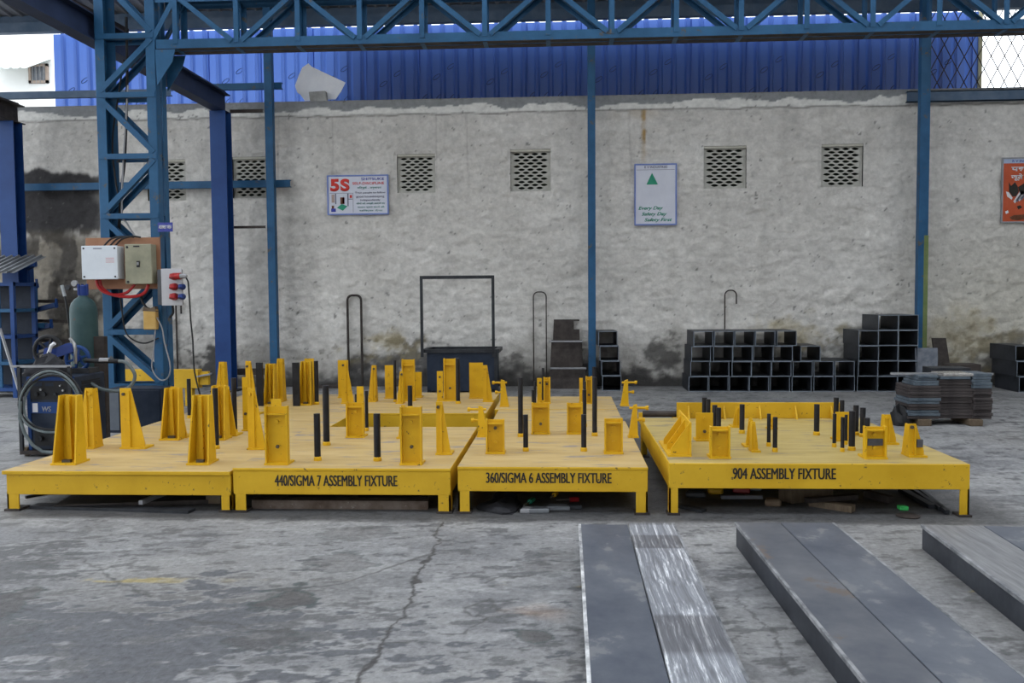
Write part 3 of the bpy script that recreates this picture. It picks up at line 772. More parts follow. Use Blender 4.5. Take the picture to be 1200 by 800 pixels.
# ================================================================== SIGNS ON THE WALL
def board(px0, py0, px1, py1, name, label, m_face, m_frame, y=WALLY - .045):
    a = onY(px0, py1, y); c = onY(px1, py0, y)
    t = thing(name, ((a.x + c.x) / 2, y, a.z), label, 'sign')
    MB().box(a.x, c.x, y, y + .02, a.z, c.z).build('panel', m_face, t)
    f = .022
    for (x0, x1, z0, z1) in ((a.x - f, c.x + f, c.z, c.z + f), (a.x - f, c.x + f, a.z - f, a.z), (a.x - f, a.x, a.z, c.z), (c.x, c.x + f, a.z, c.z)):
        MB().box(x0, x1, y - .012, y + .022, z0, z1).build('frame_strip', m_frame, t)
    return t, a.x, c.x, a.z, c.z, y - .002
t, X0, X1, Z0, Z1, Y = board(385.5, 206, 453.5, 250.5, 'five_s_sign', 'white 5S self-discipline sign with red lettering', PRINTW, SIGNB)
fx = lambda u: X0 + (X1 - X0) * u
fz = lambda v: Z1 - (Z1 - Z0) * v
def tx(body, u0, u1, v0, v1, m, bold=0.0, shear=0.0, name='lettering'):
    return text_part(name, body, fx(u0), fx(u1), fz(v1), fz(v0), Y, m, t, shear, bold, .003)
tx('5', .03, .185, .06, .40, INK_R, .05); tx('S', .205, .36, .06, .40, INK_R, .05)
tx('SHITSUKE', .56, .95, .04, .11, INK_N, .012)
tx('SELF-DISCIPLINE', .41, .95, .155, .225, INK_R, .012)
tx('शित्सुके - अनुशासन', .49, .90, .27, .355, INK_T, .01)
tx('Train people to follow', .45, .97, .415, .48, INK_D, .012)
tx('good housekeeping', .47, .95, .515, .59, INK_D, .012)
tx('independently', .54, .88, .61, .68, INK_D, .012)
tx('लोगों को अच्छी आदतों का', .47, .96, .70, .775, INK_T, .01)
tx('पालन स्वयं करने की', .49, .95, .80, .87, INK_T, .01)
tx('शिक्षा देना', .52, .92, .895, .96, INK_T, .01)
for (u0, u1, v0, v1, m) in ((.02, .42, .445, .455, INK_D), (.415, .42, .445, .97, INK_D), (.04, .12, .86, .95, INK_N), (.05, .09, .78, .86, BRN), (.20, .27, .56, .74, BRN), (.235, .27, .56, .74, INK_R), (.05, .10, .48, .70, mat('sketch_brown', (.3, .22, .2), (.4, .3, .26), 9, .5)), (.32, .34, .46, .80, INK_D), (.34, .41, .60, .62, INK_D), (.36, .40, .50, .58, INK_R), (.11, .13, .46, .74, INK_D)):
    MB().box(fx(u0), fx(u1), Y - .002, Y + .001, fz(v1), fz(v0)).build('printed_picture', m, t)
MB().prism([(fx(.14), Y - .002, fz(.84)), (fx(.22), Y - .002, fz(.74)), (fx(.32), Y - .002, fz(.80)), (fx(.24), Y - .002, fz(.92))], (0, .003, 0)).build('printed_picture', INK_G, t)

t, X0, X1, Z0, Z1, Y = board(745, 193, 791.5, 262.5, 'safety_sign', 'white safety sign with green triangle and slanted lettering', PRINTW, SIGNB)
tx('R V INDUSTRIES', .22, .80, .015, .055, INK_D, .01)
MB().box(fx(.02), fx(.98), Y - .001, Y + .001, fz(.082), fz(.076)).build('ruled_line', INK_D, t)
MB().prism([(fx(.27), Y - .002, fz(.33)), (fx(.56), Y - .002, fz(.33)), (fx(.41), Y - .002, fz(.13))], (0, .003, 0)).build('green_triangle', INK_G, t)
tx('Every Day', .07, .69, .70, .775, INK_G, .02, .3)
tx('Safety Day', .15, .79, .80, .875, INK_G, .02, .3)
tx('Safety First', .22, .92, .90, .975, INK_G, .02, .3)

t, X0, X1, Z0, Z1, Y = board(1174.5, 185.5, 1228, 259.5, 'glove_poster', 'orange poster with pale lettering at the right edge', ORANGE, GREY)
MB().box(fx(0), fx(1), Y - .001, Y + .002, fz(.07), fz(0)).build('header_strip', mat('pale_blue_print', (.3, .36, .5), (.36, .42, .56), 5, .4), t)
tx('R V INDUSTRIES', .20, .85, .015, .055, INK_N, .012)
tx('पहनें', .18, .62, .10, .21, PALE, .03)
tx('जूते', .18, .45, .235, .35, PALE, .03)
def glove(pts, m, nm):
    MB().prism([(fx(u), Y - .002, fz(v)) for (u, v) in pts], (0, .003, 0)).build(nm, m, t)
glove([(.13, .37), (.18, .43), (.27, .37), (.33, .44), (.36, .52), (.30, .60), (.22, .60), (.14, .52)], INK_B, 'printed_glove')
glove([(.07, .52), (.13, .53), (.22, .62), (.20, .65), (.10, .60)], PALE, 'printed_finger')
for q in range(4):
    glove([(.24 + q * .05, .68 - q * .015), (.40 + q * .04, .50 + q * .01), (.43 + q * .04, .52 + q * .01), (.28 + q * .05, .71 - q * .015)], PALE if q % 2 == 0 else INK_D, 'printed_finger')
glove([(.34, .45), (.50, .38), (.60, .45), (.52, .56), (.40, .58)], INK_B, 'printed_glove')
glove([(.32, .76), (.40, .74), (.44, .78), (.36, .81)], INK_B, 'printed_glove')
glove([(.16, .93), (.26, .90), (.48, .89), (.62, .86), (.60, .95), (.34, .985), (.20, .97)], BRN, 'printed_shoe')
glove([(.06, .84), (.12, .82), (.14, .86), (.08, .88)], PALE, 'printed_badge')

# ---- bent conduits on the wall
def conduit(px0, px1, pt, pb, r, label, both=True, m=None):
    y = WALLY - .05
    a = onY(px0, pt, y); c = onY(px1, pt, y); zb_ = onY(px0, pb, y).z; cr = min(.08, (c.x - a.x) / 2 - .001)
    path = [(a.x, y, zb_)] + [(a.x + cr - cr * math.cos(q), y, a.z - cr + cr * math.sin(q)) for q in [i * math.pi / 12 for i in range(7)]] + [(c.x - cr + cr * math.sin(q), y, a.z - cr + cr * math.cos(q)) for q in [i * math.pi / 12 for i in range(7)]]
    path += [(c.x, y, zb_ if both else a.z - .22)]
    return tag(MB().tube(path, r, 8).build('bent_conduit', m or RUST, smooth=True), label, 'conduit')
conduit(407, 423, 346, 452, .020, 'thick dark bent conduit on the wall left of the tall frame')
conduit(625, 640, 342, 452, .010, 'slim bent conduit on the wall right of the tall frame')
conduit(849.5, 863, 340, 452, .011, 'bent conduit rising behind the long stack of box frames', both=False)
conduit(206, 212, 352, 445, .014, 'dark conduit on the wall right of the lattice column', both=False)
# ================================================================== YELLOW FIXTURE TABLES
FY = 6.06
TZ = onY(400, 548.5, FY).z
Y_BACK = 10.85
def xat(px, py, y=FY): return onY(px, py, y).x
def table(label, x0, x1, z, yf, yb, legs, lip=0.0, foot=True, apron_h=.165, wells=None, side_y=None):
    """low welded table: worn top plate(s), aprons, corner legs"""
    t = thing('assembly_fixture', ((x0 + x1) / 2, (yf + yb) / 2, 0), label, 'fixture table', 'yellow assembly fixture tables')
    return t
def top_plate(t, x0, x1, y0, y1, z, th=.02, face=None):
    b = MB(); b.box(x0, x1, y0, y1, z - th, z)
    # painted edges, worn top face
    b.m = [0] * 6; b.m[1] = 1
    return b.build('top_plate', [YEL, face or TOP], t, bevel=.003)
def apron(t, x0, x1, y0, y1, z1, h, th=.014):
    """four aprons of a frame, front one first"""
    for (a, c, d, e) in ((x0, x1, y0, y0 + th), (x0, x1, y1 - th, y1), (x0, x0 + th, y0 + th, y1 - th), (x1 - th, x1, y0 + th, y1 - th)):
        MB().box(a, c, d, e, z1 - h, z1).build('apron', YEL, t, bevel=.003)
def leg(t, x, y, z1, w=.085, sx=1, sy=1, foot=True):
    """angle-section leg: plate across and plate going back"""
    b = MB(); z0 = .014 if foot else 0
    xa, xb = sorted((x, x + sx * w)); ya, yb = sorted((y, y + sy * w * 1.3))
    b.box(xa, xb, y, y + sy * .012, z0, z1) if sy > 0 else b.box(xa, xb, y + sy * .012, y, z0, z1)
    xi = x if sx > 0 else x - .012
    b.box(xi, xi + .012, ya, yb, z0, z1)
    o = b.build('leg', YEL, t)
    if foot:
        MB().box(xa - .012, xb + .012, ya - .02, yb + .01, 0, .014).build('foot_plate', RUST, o)
def lettering(t, body, px0, px1, py0, py1, y):
    a = onY(px0, py1, y); c = onY(px1, py0, y)
    text_part('lettering', body, a.x, c.x, a.z, c.z, y - .0015, INK_B, t, 0.0, .0, .002, smear=.0022)

AP = .165
# --- table 1 (no lettering)
x0, x1 = xat(7, 551), xat(271, 550)
T1 = table('low yellow fixture table at far left, without lettering', x0, x1, TZ, FY, Y_BACK, None)
B12 = x1
T1Z = onY(140, 551.5, FY).z
top_plate(T1, x0 - .02, x1 - .004, FY - .02, Y_BACK, T1Z, .026)
apron(T1, x0, x1 - .006, FY, Y_BACK - .02, T1Z - .026, .145)
for (x, s_) in ((x0, 1), (x1 - .006, -1)):
    for (y, sy) in ((FY + .001, 1), (8.4, 1), (Y_BACK - .03, -1)): leg(T1, x, y, T1Z - .15, .085 if s_ > 0 else .07, s_, sy)
# --- table 2 (440)
x0, x1 = xat(272.5, 548), xat(528, 549)
T2 = table('yellow fixture table lettered 440, joined to the unlettered table', x0, x1, TZ, FY, Y_BACK, None)
wy0, wy1 = onZ(480, 500, TZ).y, onZ(480, 484, TZ).y
wx0, wx1 = onZ(388, 499, TZ).x, x1
top_plate(T2, x0, x1, FY - .004, wy0, TZ)
top_plate(T2, x0, wx0, wy0, wy1, TZ)
top_plate(T2, x0, x1, wy1, Y_BACK, TZ)
apron(T2, x0 + .002, x1 - .002, FY, wy0 - .005, TZ - .02, AP)
apron(T2, x0 + .002, x1 - .002, wy1 + .002, Y_BACK - .01, TZ - .02, AP)
MB().box(wx0 - .014, wx0, wy0, wy1, TZ - .02 - AP, TZ - .02).build('well_side', YEL, T2)
for (x, s_) in ((x0 + .003, 1), (x1 - .003, -1)):
    for (y, sy) in ((FY + .001, 1), (wy0 - .02, -1), (wy1 + .003, 1), (Y_BACK - .02, -1)): leg(T2, x, y, TZ - .15, .085, s_, sy)
lettering(T2, '440/SIGMA 7 ASSEMBLY FIXTURE', 322, 465, 557, 569, FY)
# --- table 3 (360)
x0, x1 = xat(536, 548), xat(759.5, 548)
TZ3 = onY(650, 547, FY).z
my = onZ(660, 493, TZ3).y; YB3 = onZ(660, 464, TZ3).y
T3 = table('narrowest yellow fixture table, lettered 360, in the middle', x0, x1, TZ3, FY, YB3, None)
top_plate(T3, x0, x1, FY - .004, my, TZ3)
xl = onZ(592, 492, TZ3).x
top_plate(T3, xl - .12, x1 - .02, my + .012, my + .85, TZ3 - .006)
top_plate(T3, x0 + .02, x1 - .02, my + .862, YB3, TZ3 - .004)
apron(T3, x0 + .002, x1 - .002, FY, my - .004, TZ3 - .02, .15)
apron(T3, x0 + .02, x1 - .024, my + .864, YB3 - .004, TZ3 - .026, .15)
for xx in (xl, x1 - .1): MB().box(xx, xx + .06, my - .003, my + .862, TZ3 - .16, TZ3 - .028).build('joining_beam', YEL, T3)
for (x, s_) in ((x0 + .003, 1), (x1 - .003, -1)):
    for (y, sy) in ((FY + .001, 1), (my - .01, -1)): leg(T3, x, y, TZ3 - .15, .078, s_, sy)
for (x, s_) in ((x0 + .022, 1), (x1 - .026, -1)):
    for (y, sy) in ((my + .866, 1), (YB3 - .01, -1)): leg(T3, x, y, TZ3 - .15, .078, s_, sy)
lettering(T3, '360/SIGMA 6 ASSEMBLY FIXTURE', 569.5, 716, 554, 565.5, FY)
# --- table 4 (904)
x0, x1 = xat(784, 542), xat(1137, 544)
TZ4 = onY(900, 543, FY).z
YB4 = onZ(900, 489.5, TZ4).y
T4 = table('separate yellow fixture table at right with many short rods, lettered 904', x0, x1, TZ4, FY, YB4, None)
top_plate(T4, x0 + .005, x1 - .005, FY + .006, YB4, TZ4, .018, TOP4)
apron(T4, x0, x1, FY, YB4, TZ4 - .001, .17)
for (x, s_) in ((x0 + .001, 1), (x1 - .001, -1)):
    for (y, sy) in ((FY + .001, 1), (YB4 - .003, -1)): leg(T4, x, y, TZ4 - .16, .06, s_, sy)
lettering(T4, '904 ASSEMBLY FIXTURE', 858.5, 979, 548.5, 561, FY)
fa, fb = onZ(793, 490, TZ4), onZ(986, 490, TZ4); fh = onY(880, 471, YB4).z
MB().box(fa.x, fb.x, YB4 - .03, YB4 - .015, TZ4, fh).build('rear_upstand', YEL, T4, bevel=.002)
for k in range(5):
    xx = fa.x + .1 + (fb.x - fa.x - .2) * k / 4
    MB().prism([(xx, YB4 - .03, TZ4), (xx, YB4 - .11, TZ4), (xx, YB4 - .03, fh - .03)], (.012, 0, 0)).build('rib', YEL, T4)
sa = onZ(756, 491, TZ4)
MB().cyl((sa.x - .01, YB4 + .05, TZ4 + .03), (fa.x + .03, YB4 + .05, TZ4 + .03), .03, 10).build('cross_tube', RUST, T4, smooth=True)
MB().box(x0 + .0, fa.x + .02, YB4 + .20, YB4 + .24, TZ4 - .02, TZ4 + .02).build('cross_bar', YEL, T4)
MB().box(x0, x0 + .03, YB4, YB4 + .26, TZ4 - .06, TZ4 - .02).build('side_arm', YEL, T4)
MB().box(fa.x - .01, fa.x + .02, YB4 - .01, YB4 + .26, TZ4 - .06, TZ4 - .02).build('side_arm', YEL, T4)

# --- brackets bolted on the tables: (kind, x left, x right, y top, y base) measured, depth in metres
def table_at(p):
    if p.x > onZ(770, 541, TZ4).x: return T4, TZ4
    if p.x > x_t3: return T3, TZ3 - (0.004 if p.y > my else 0)
    if p.x > B12 - .02: return T2, TZ
    return T1, T1Z
x_t3 = xat(533, 548)
BOLT = mat('dark_bolt', (0.05, 0.04, 0.03), (0.1, 0.08, 0.05), 9, .5)
def bracket(kind, px0, px1, pt, pb, D=.14, fat=None, tab=None):
    p = onZ((px0 + px1) / 2, pb, TZ); tb, z0 = table_at(p)
    p = onZ((px0 + px1) / 2, pb, z0)
    yf = p.y
    xa, xb = onY(px0, pb, yf).x, onY(px1, pb, yf).x
    z1 = onY((px0 + px1) / 2, pt, yf).z; w = xb - xa; t = .012; zb_ = z0 + .014
    m = fat or YBR
    base = (xa, xb, yf, yf + D)
    if kind == 'box':      # plate between two forward flanges, stiffener behind
        o = MB().box(xa + t, xb - t, yf + .045, yf + .057, zb_, z1 - .005).build('bracket', m, tb)
        for x in (xa, xb - t): MB().box(x, x + t, yf + .004, yf + .057, zb_, z1).build('flange', m, o)
        MB().prism([((xa + xb) / 2, yf + .057, zb_), ((xa + xb) / 2, yf + D, zb_), ((xa + xb) / 2, yf + .057, z1 - .05)], (t, 0, 0)).build('stiffener', m, o)
        MB().box(xa + t, xb - t, yf + .015, yf + .045, zb_ + (z1 - zb_) * .84, zb_ + (z1 - zb_) * .84 + .01).build('cross_plate', m, o)
        bolts = [((xa + xb) / 2, yf + .045, zb_ + (z1 - zb_) * q) for q in (.28, .72)]
    elif kind == 'chan':   # tapering upright of channel section, open to the front
        dw = w * .10
        o = MB().prism([(xa, yf + D * .75, zb_), (xb, yf + D * .75, zb_), (xb - dw, yf + D * .75, z1), (xa + dw, yf + D * .75, z1)], (0, t, 0)).build('bracket', m, tb)
        for (x, s_, d_) in ((xa, 1, dw), (xb - t, -1, -dw)):
            b = MB(); q = [(x, yf + .01, zb_), (x, yf + D * .75, zb_), (x + d_, yf + D * .75, z1), (x + d_, yf + D * .45, z1)]
            b.prism(q, (t, 0, 0)); b.build('flange', m, o)
        xm = xa + w * .30
        MB().prism([(xm, yf + D * .75, zb_), (xm + w * .22, yf + D * .75, zb_), (xm + w * .16, yf + D * .75, z1 - .01), (xm + w * .02, yf + D * .75, z1 - .01)], (0, -.035, 0)).build('inner_bar', m, o)
        bolts = [(xm + w * .2, yf + .05, zb_)]
        MB().box(xm + w * .05, xm + w * .40, yf + .03, yf + .06, zb_, zb_ + .02).build('nut', BOLT, o)
        bolts = []
    elif kind in ('tr', 'tl'):   # gusset plate sloping on one side, flange on the upright side
        s_ = 1 if kind == 'tr' else -1
        e0, e1 = (xa, xb) if s_ > 0 else (xb, xa)
        q = [(e0, yf + .02, zb_), (e1 - s_ * .012, yf + .02, zb_), (e1 - s_ * .012, yf + .02, zb_ + .03), (e0 + (e1 - e0) * .42, yf + .02, z1), (e0, yf + .02, z1)]
        o = MB().prism(q, (0, t, 0)).build('bracket', m, tb)
        ex = min(e0, e0 + s_ * t)
        MB().prism([(ex, yf + .032, zb_), (ex, yf + D, zb_), (ex, yf + D * .62, z1 - .006), (ex, yf + .032, z1 - .006)], (t, 0, 0)).build('flange', m, o)
        fx_ = e0 + (e1 - e0) * .40
        MB().prism([(e0 + (e1 - e0) * .30, yf + .02, zb_), (fx_, yf + .02, zb_), (fx_, yf + .02, z1 - .02), (e0 + (e1 - e0) * .30, yf + .02, z1 - .02)], (0, -.014, 0)).build('face_strip', m, o)
        bolts = [(e0 + (e1 - e0) * .15, yf + .02, zb_ + (z1 - zb_) * .9)]
    elif kind == 'pin':    # small gusset with locating pins sticking out sideways
        s_ = 1 if D > 0 else -1; D = abs(D)
        e0, e1 = (xa, xb) if s_ > 0 else (xb, xa)
        q = [(e0, yf + .02, zb_), (e1, yf + .02, zb_), (e0 + (e1 - e0) * .5, yf + .02, z1 - .01), (e0 + (e1 - e0) * .1, yf + .02, z1)]
        o = MB().prism(q, (0, .04, 0)).build('bracket', m, tb)
        for v in (.88, .50):
            z = zb_ + (z1 - zb_) * v; xx = e0 + (e1 - e0) * .2; L_ = .09 if v > .8 else .06
            MB().cyl((xx - L_ * s_, yf + .04, z), (xx + L_ * .6 * s_, yf + .04, z), .011, 8).build('side_pin', m, o)
            MB().cyl((xx - L_ * s_ - .012, yf + .04, z), (xx - L_ * s_ + .012, yf + .04, z), .019, 8).build('pin_head', m, o)
        bolts = []
    else:                  # plain upright plate with a stiffener behind
        o = MB().box(xa, xb, yf + .02, yf + .032, zb_, z1).build('bracket', m, tb)
        MB().prism([((xa + xb) / 2, yf + .032, zb_), ((xa + xb) / 2, yf + D, zb_), ((xa + xb) / 2, yf + .032, z1 - .04)], (t, 0, 0)).build('stiffener', m, o)
        bolts = [((xa + xb) / 2, yf + .02, zb_ + (z1 - zb_) * q) for q in (.3, .8)]
    MB().box(xa - .004, xb + .004, yf - .006, yf + D, z0, z0 + .014).build('base_plate', m, o)
    for (x, y, z) in bolts:
        MB().cyl((x, y, z), (x, y - .016, z), .013, 6).build('bolt', BOLT if random.random() < .3 else m, o)
    if tab:
        MB().box(xa + w * .2, xa + w * .65, yf + .06, yf + .072, z1 - .02, z1 + tab).build('tab', m, o)
    return o
B = bracket
# first table
B('chan', 60, 88, 465, 545, .20); B('tl', 88, 109, 455, 526, .16); B('tr', 141, 170, 455, 526, .15)
B('tr', 200, 219, 453, 513, .16); B('chan', 187, 209, 456, 516, .18)
B('chan', 219, 244, 465, 545, .19)
B('tr', 262, 277, 453, 511, .15); B('chan', 243, 263, 453, 516, .17)
B('tl', 249, 263, 424, 480, .16)
B('tr', 290, 311, 455, 527, .14); B('plate', 284, 291, 442, 505, .12)
B('tr', 288, 303, 423, 486, .16)
B('chan', 308, 321, 427, 475, .18); B('tl', 317, 331, 420, 471, .16)
B('chan', 349, 364, 424, 475, .18); B('plate', 357, 368, 420, 470, .14)
B('plate', 396, 408, 422, 466, .14); B('tr', 400, 415, 423, 473, .14)
# second table
B('box', 310.5, 337, 476, 545, .15, tab=.045)
B('box', 405.5, 426, 471.5, 513, .15); B('plate', 418, 426, 453, 500, .10)
B('box', 469, 494, 477, 545, .15); B('tl', 465, 474, 475, 514, .12)
B('tr', 511, 529, 471, 533, .15)
B('tl', 430, 440, 428, 471, .14); B('plate', 451, 461, 428, 467, .14)
B('tl', 464, 472, 435, 473, .14); B('box', 471, 486, 421, 470, .14); B('plate', 486, 494, 436, 466, .12)
B('plate', 512, 519, 435, 470, .12); B('box', 520, 534, 420, 470, .14)
B('plate', 550, 566, 425, 467, .14); B('tr', 566, 578, 428, 471, .14)
# third table
B('pin', 586, 596, 445, 476.5, .10); B('pin', 559.5, 571.5, 476, 512, .10)
B('pin', 727.5, 737, 445, 476, -.10).name = 'bracket'
B('pin', 737, 748, 474, 513, -.10)
B('box', 569.5, 591, 491.5, 532, .13); B('box', 708.5, 730, 490.5, 532, .13)
B('box', 623, 644, 472, 509, .13); B('box', 664.5, 683, 472, 509, .13)
B('plate', 629.5, 636.5, 443, 472, .12); B('box', 637, 645, 442, 473, .12)
B('plate', 679, 683, 443, 472, .12); B('box', 686.5, 694, 441, 473, .12)
# fourth table
DB = mat('dark_band_paint', (0.05, 0.05, 0.055), (0.09, 0.09, 0.10), 9, .6)
B('plate', 816, 836, 484, 517, .14); o4 = B('box', 832.5, 856, 500, 537.5, .14)
B('tl', 858, 867, 477, 501, .12); B('tl', 873, 882, 490, 524, .12); B('tr', 881.5, 891, 494.5, 530, .12)
B('plate', 980, 996, 483, 517, .14); o5 = B('box', 1014, 1039.5, 500, 538, .15)
B('plate', 900, 911, 487, 503, .08)
B('tr', 1037.5, 1053, 486, 521, .14); B('tr', 1066, 1086, 497, 536, .15)
# dark band of bare steel across one bracket
p = onZ(1027, 538, TZ4); a = onY(1019, 523, p.y); c = onY(1037, 515, p.y)
MB().box(a.x, c.x, p.y + .036, p.y + .0445, a.z, c.z).build('bare_steel_band', DB, o5)
p = onZ(1078, 536, TZ4); a = onY(1075, 524, p.y); c = onY(1082, 515, p.y)
MB().box(a.x, c.x, p.y + .003, p.y + .0195, a.z, c.z).build('bare_steel_band', DB, o5)
# big side gusset at the left edge of table four
p = onZ(800, 535, TZ4); xe = onY(808, 535, p.y).x; xs_ = onY(783, 535, p.y).x; zt_ = onY(806, 495, p.y).z
o = MB().prism([(xe, p.y, TZ4 + .014), (xe, p.y + .62, TZ4 + .014), (xe, p.y + .62, zt_ + .01), (xe, p.y, zt_)], (.014, 0, 0)).build('bracket', YBR, T4)
for yy in (p.y + .02, p.y + .24, p.y + .46):
    MB().prism([(xe, yy, TZ4 + .014), (xs_ + .02, yy, TZ4 + .014), (xs_ + .02, yy, TZ4 + .05), (xe, yy, zt_ - .01)], (0, .012, 0)).build('gusset', YBR, o)
MB().box(xs_, xe + .014, p.y - .004, p.y + .62, TZ4, TZ4 + .014).build('base_plate', YBR, o)
# --- black rods and bars standing on the tables
def rod(px0, px1, pt, pb, flat=False, tb_force=None):
    xc = (px0 + px1) / 2
    p = onZ(xc, pb, TZ); tb, z0 = table_at(p); p = onZ(xc, pb, z0)
    w = onY(px1, pb, p.y).x - onY(px0, pb, p.y).x; z1 = onY(xc, pt, p.y).z
    cy_ = p.y + w / 2; xt = onY(xc, pt, cy_).x * .25 + p.x * .75
    if flat:
        o = MB().bar((p.x, cy_, z0), (xt, cy_, z1), w, .03, up=(0, 1, 0)).build('locating_bar', BLK, tb)
    else:
        o = MB().tube([(p.x, cy_, z0 + .003), (xt, cy_, z1 - .006), (xt, cy_, z1)], w / 2, 10).build('locating_rod', BLK, tb, smooth=True)
        if w > .02: MB().lathe([(w * .62, 0), (w * .62, .022), (w * .5, .03)], (p.x, cy_, z0), 10).build('weld_collar', YBR, o)
for q in [(249, 255.5, 455, 526), (271, 277, 443, 507), (367.5, 375, 485, 540), (378, 385.5, 452, 522), (219, 223.5, 444, 490), (368, 373, 423, 474), (461, 464.5, 422, 471), (477.5, 483, 452, 479),
          (437.5, 445.5, 485, 540.5), (427.5, 431.5, 458, 505), (415.5, 420.5, 462, 490), (534, 539, 420, 473), (607, 613, 442.5, 512), (613, 619, 486, 529), (623, 627, 457, 505), (625.5, 628.5, 447, 480), (635, 638, 431, 472),
          (681, 687.5, 486, 529), (682.5, 687.5, 457, 500), (684, 687, 447, 480), (694, 700, 442, 511), (694, 699, 430, 470),
          (823, 829, 466, 492), (827.5, 833, 468, 494), (835, 841, 475, 506), (839.5, 845.5, 478, 508), (867, 873, 474, 508), (899, 903.5, 485, 523), (906, 911.5, 489, 529.5), (954.5, 961, 474, 510),
          (977.5, 983.5, 466, 495), (984.5, 990, 469, 497), (976, 980.5, 485, 524), (985.5, 990, 489, 529.5), (990, 993.5, 486, 521), (995.5, 1003, 482, 528), (1000.5, 1007, 475, 510), (1008.5, 1015, 478, 512), (1013, 1020, 490, 526)]:
    rod(*q)
rod(300, 307.5, 425, 476, True); rod(342.5, 350.5, 425, 476, True)
# ================================================================== ELECTRICS ON THE LATTICE COLUMN
EY = CY - .03
def rect(px0, py0, px1, py1, y):
    a = onY(px0, py1, y); c = onY(px1, py0, y); return a.x, c.x, a.z, c.z
x0, x1, z0, z1 = rect(103, 278, 188, 339, EY)
tag(MB().box(x0, x1, EY - .02, EY, z0, z1).build('mounting_board', PLY, bevel=.003), 'brown mounting board fixed across the blue lattice column', 'board')
yb_ = EY - .02
x0, x1, z0, z1 = rect(97, 288, 137, 327, yb_ - .16)
t = thing('switch_box', ((x0 + x1) / 2, yb_ - .08, z0), 'white steel switch box on the brown board', 'switch box')
MB().box(x0, x1, yb_ - .15, yb_, z0, z1).build('case', WHITE, t, bevel=.006)
MB().box(x0 - .004, x1 + .004, yb_ - .168, yb_ - .15, z0 - .004, z1 + .004).build('cover', WHITE, t, bevel=.005)
for (u, v) in ((.06, .93), (.94, .93), (.94, .07), (.06, .07)):
    xx, zz = x0 + (x1 - x0) * u, z0 + (z1 - z0) * v
    MB().cyl((xx, yb_ - .168, zz), (xx, yb_ - .173, zz), .011, 8).build('screw', DARK, t)
MB().box(x0 + (x1 - x0) * .33, x0 + (x1 - x0) * .58, yb_ - .170, yb_ - .167, z1 - .033, z1 - .022).build('maker_strip', INK_D, t)
for k in range(3):
    MB().box(x0 + (x1 - x0) * .68, x0 + (x1 - x0) * .92, yb_ - .170, yb_ - .167, z0 + (z1 - z0) * (.50 + k * .06), z0 + (z1 - z0) * (.52 + k * .06)).build('red_print_line', mat('pale_red_print', (.5, .25, .25), (.55, .3, .3), 9, .5), t)
x0, x1, z0, z1 = rect(147.5, 286, 177, 332.5, yb_ - .13)
t = thing('isolator_box', ((x0 + x1) / 2, yb_ - .06, z0), 'dirty beige isolator box on the brown board', 'switch box')
MB().box(x0, x1, yb_ - .115, yb_, z0, z1).build('case', BEIGE, t, bevel=.006)
MB().box(x0 - .003, x1 + .003, yb_ - .135, yb_ - .115, z0 - .003, z1 + .003).build('cover', BEIGE, t, bevel=.006)
xm, zm = (x0 + x1) / 2, (z0 + z1) / 2
MB().box(xm - .018, xm + .018, yb_ - .14, yb_ - .135, zm - .035, zm + .035).build('switch_window', RUB, t)
MB().box(xm - .01, xm + .01, yb_ - .15, yb_ - .14, zm - .012, zm + .02).build('switch_lever', GREY, t)
for (u, v) in ((.1, .93), (.1, .05)):
    xx, zz = x0 + (x1 - x0) * u, z0 + (z1 - z0) * v
    MB().cyl((xx, yb_ - .135, zz), (xx, yb_ - .142, zz), .014, 8).build('screw', DARK, t)
MB().box(xm - .05, xm + .02, yb_ - .139, yb_ - .134, z1 - .03, z1 - .015).build('name_strip', DARK, t)
# socket panel on the right post
sy = CY - .02
x0, x1, z0, z1 = rect(191, 316, 197, 357, sy); X1_ = onY(219, 340, sy - .02).x
t = thing('socket_panel', ((x0 + X1_) / 2, sy - .08, z0), 'grey socket panel with red and blue sockets on the right post', 'socket panel')
MB().box(x0, X1_ - .05, sy - .13, sy + .0, z0, z1).build('case', mat('dark_grey_case', (.06, .062, .07), (.09, .092, .10), 4, .5), t, bevel=.004)
MB().box(x0 + .055, X1_, sy - .15, sy - .13, z0 - .008, z1 + .008).build('face_plate', mat('pale_socket_plate', (.42, .42, .44), (.48, .48, .5), 4, .5), t, bevel=.003)
def sock(px, py, m, r):
    c = onY(px, py, sy - .15)
    o = MB().lathe([(r, 0), (r, -.03), (r * .86, -.045), (r * .86, -.05)], (c.x, sy - .15, c.z), 14, ax='Y').build('socket', m, t, smooth=True)
    MB().cyl((c.x, sy - .2, c.z + r * .5), (c.x, sy - .215, c.z - r * .5), r * .9, 12).build('socket_lid', m, o)
    return c
for (px, py, m, r) in ((205, 324, RED, .042), (205, 336, RED, .042), (205, 347.5, RED, .042), (214.5, 336, BPL, .034), (214.5, 347.5, BPL, .034)): sock(px, py, m, r)
c = onY(206, 323.5, sy - .2)
pl = thing('power_plug', (c.x, sy - .2, c.z), 'grey and red plug in the top socket with hanging black cable', 'plug')
MB().tube([(c.x, sy - .2, c.z), (c.x + .06, sy - .21, c.z)], .038, 12).build('plug_collar', RED, pl, smooth=True)
MB().tube([(c.x + .05, sy - .21, c.z), (c.x + .11, sy - .215, c.z), (c.x + .13, sy - .215, c.z - .005)], .03, 12, r1=.02).build('plug_body', GREY, pl, smooth=True)
path = [onY(px, py, sy - .215) for (px, py) in ((218, 325), (220.5, 330), (222, 350), (223.5, 375), (226, 400), (227, 425), (228, 436), (231, 450), (236, 468))]
MB().tube(path, .009, 6).build('cable', RUB, pl, smooth=True)
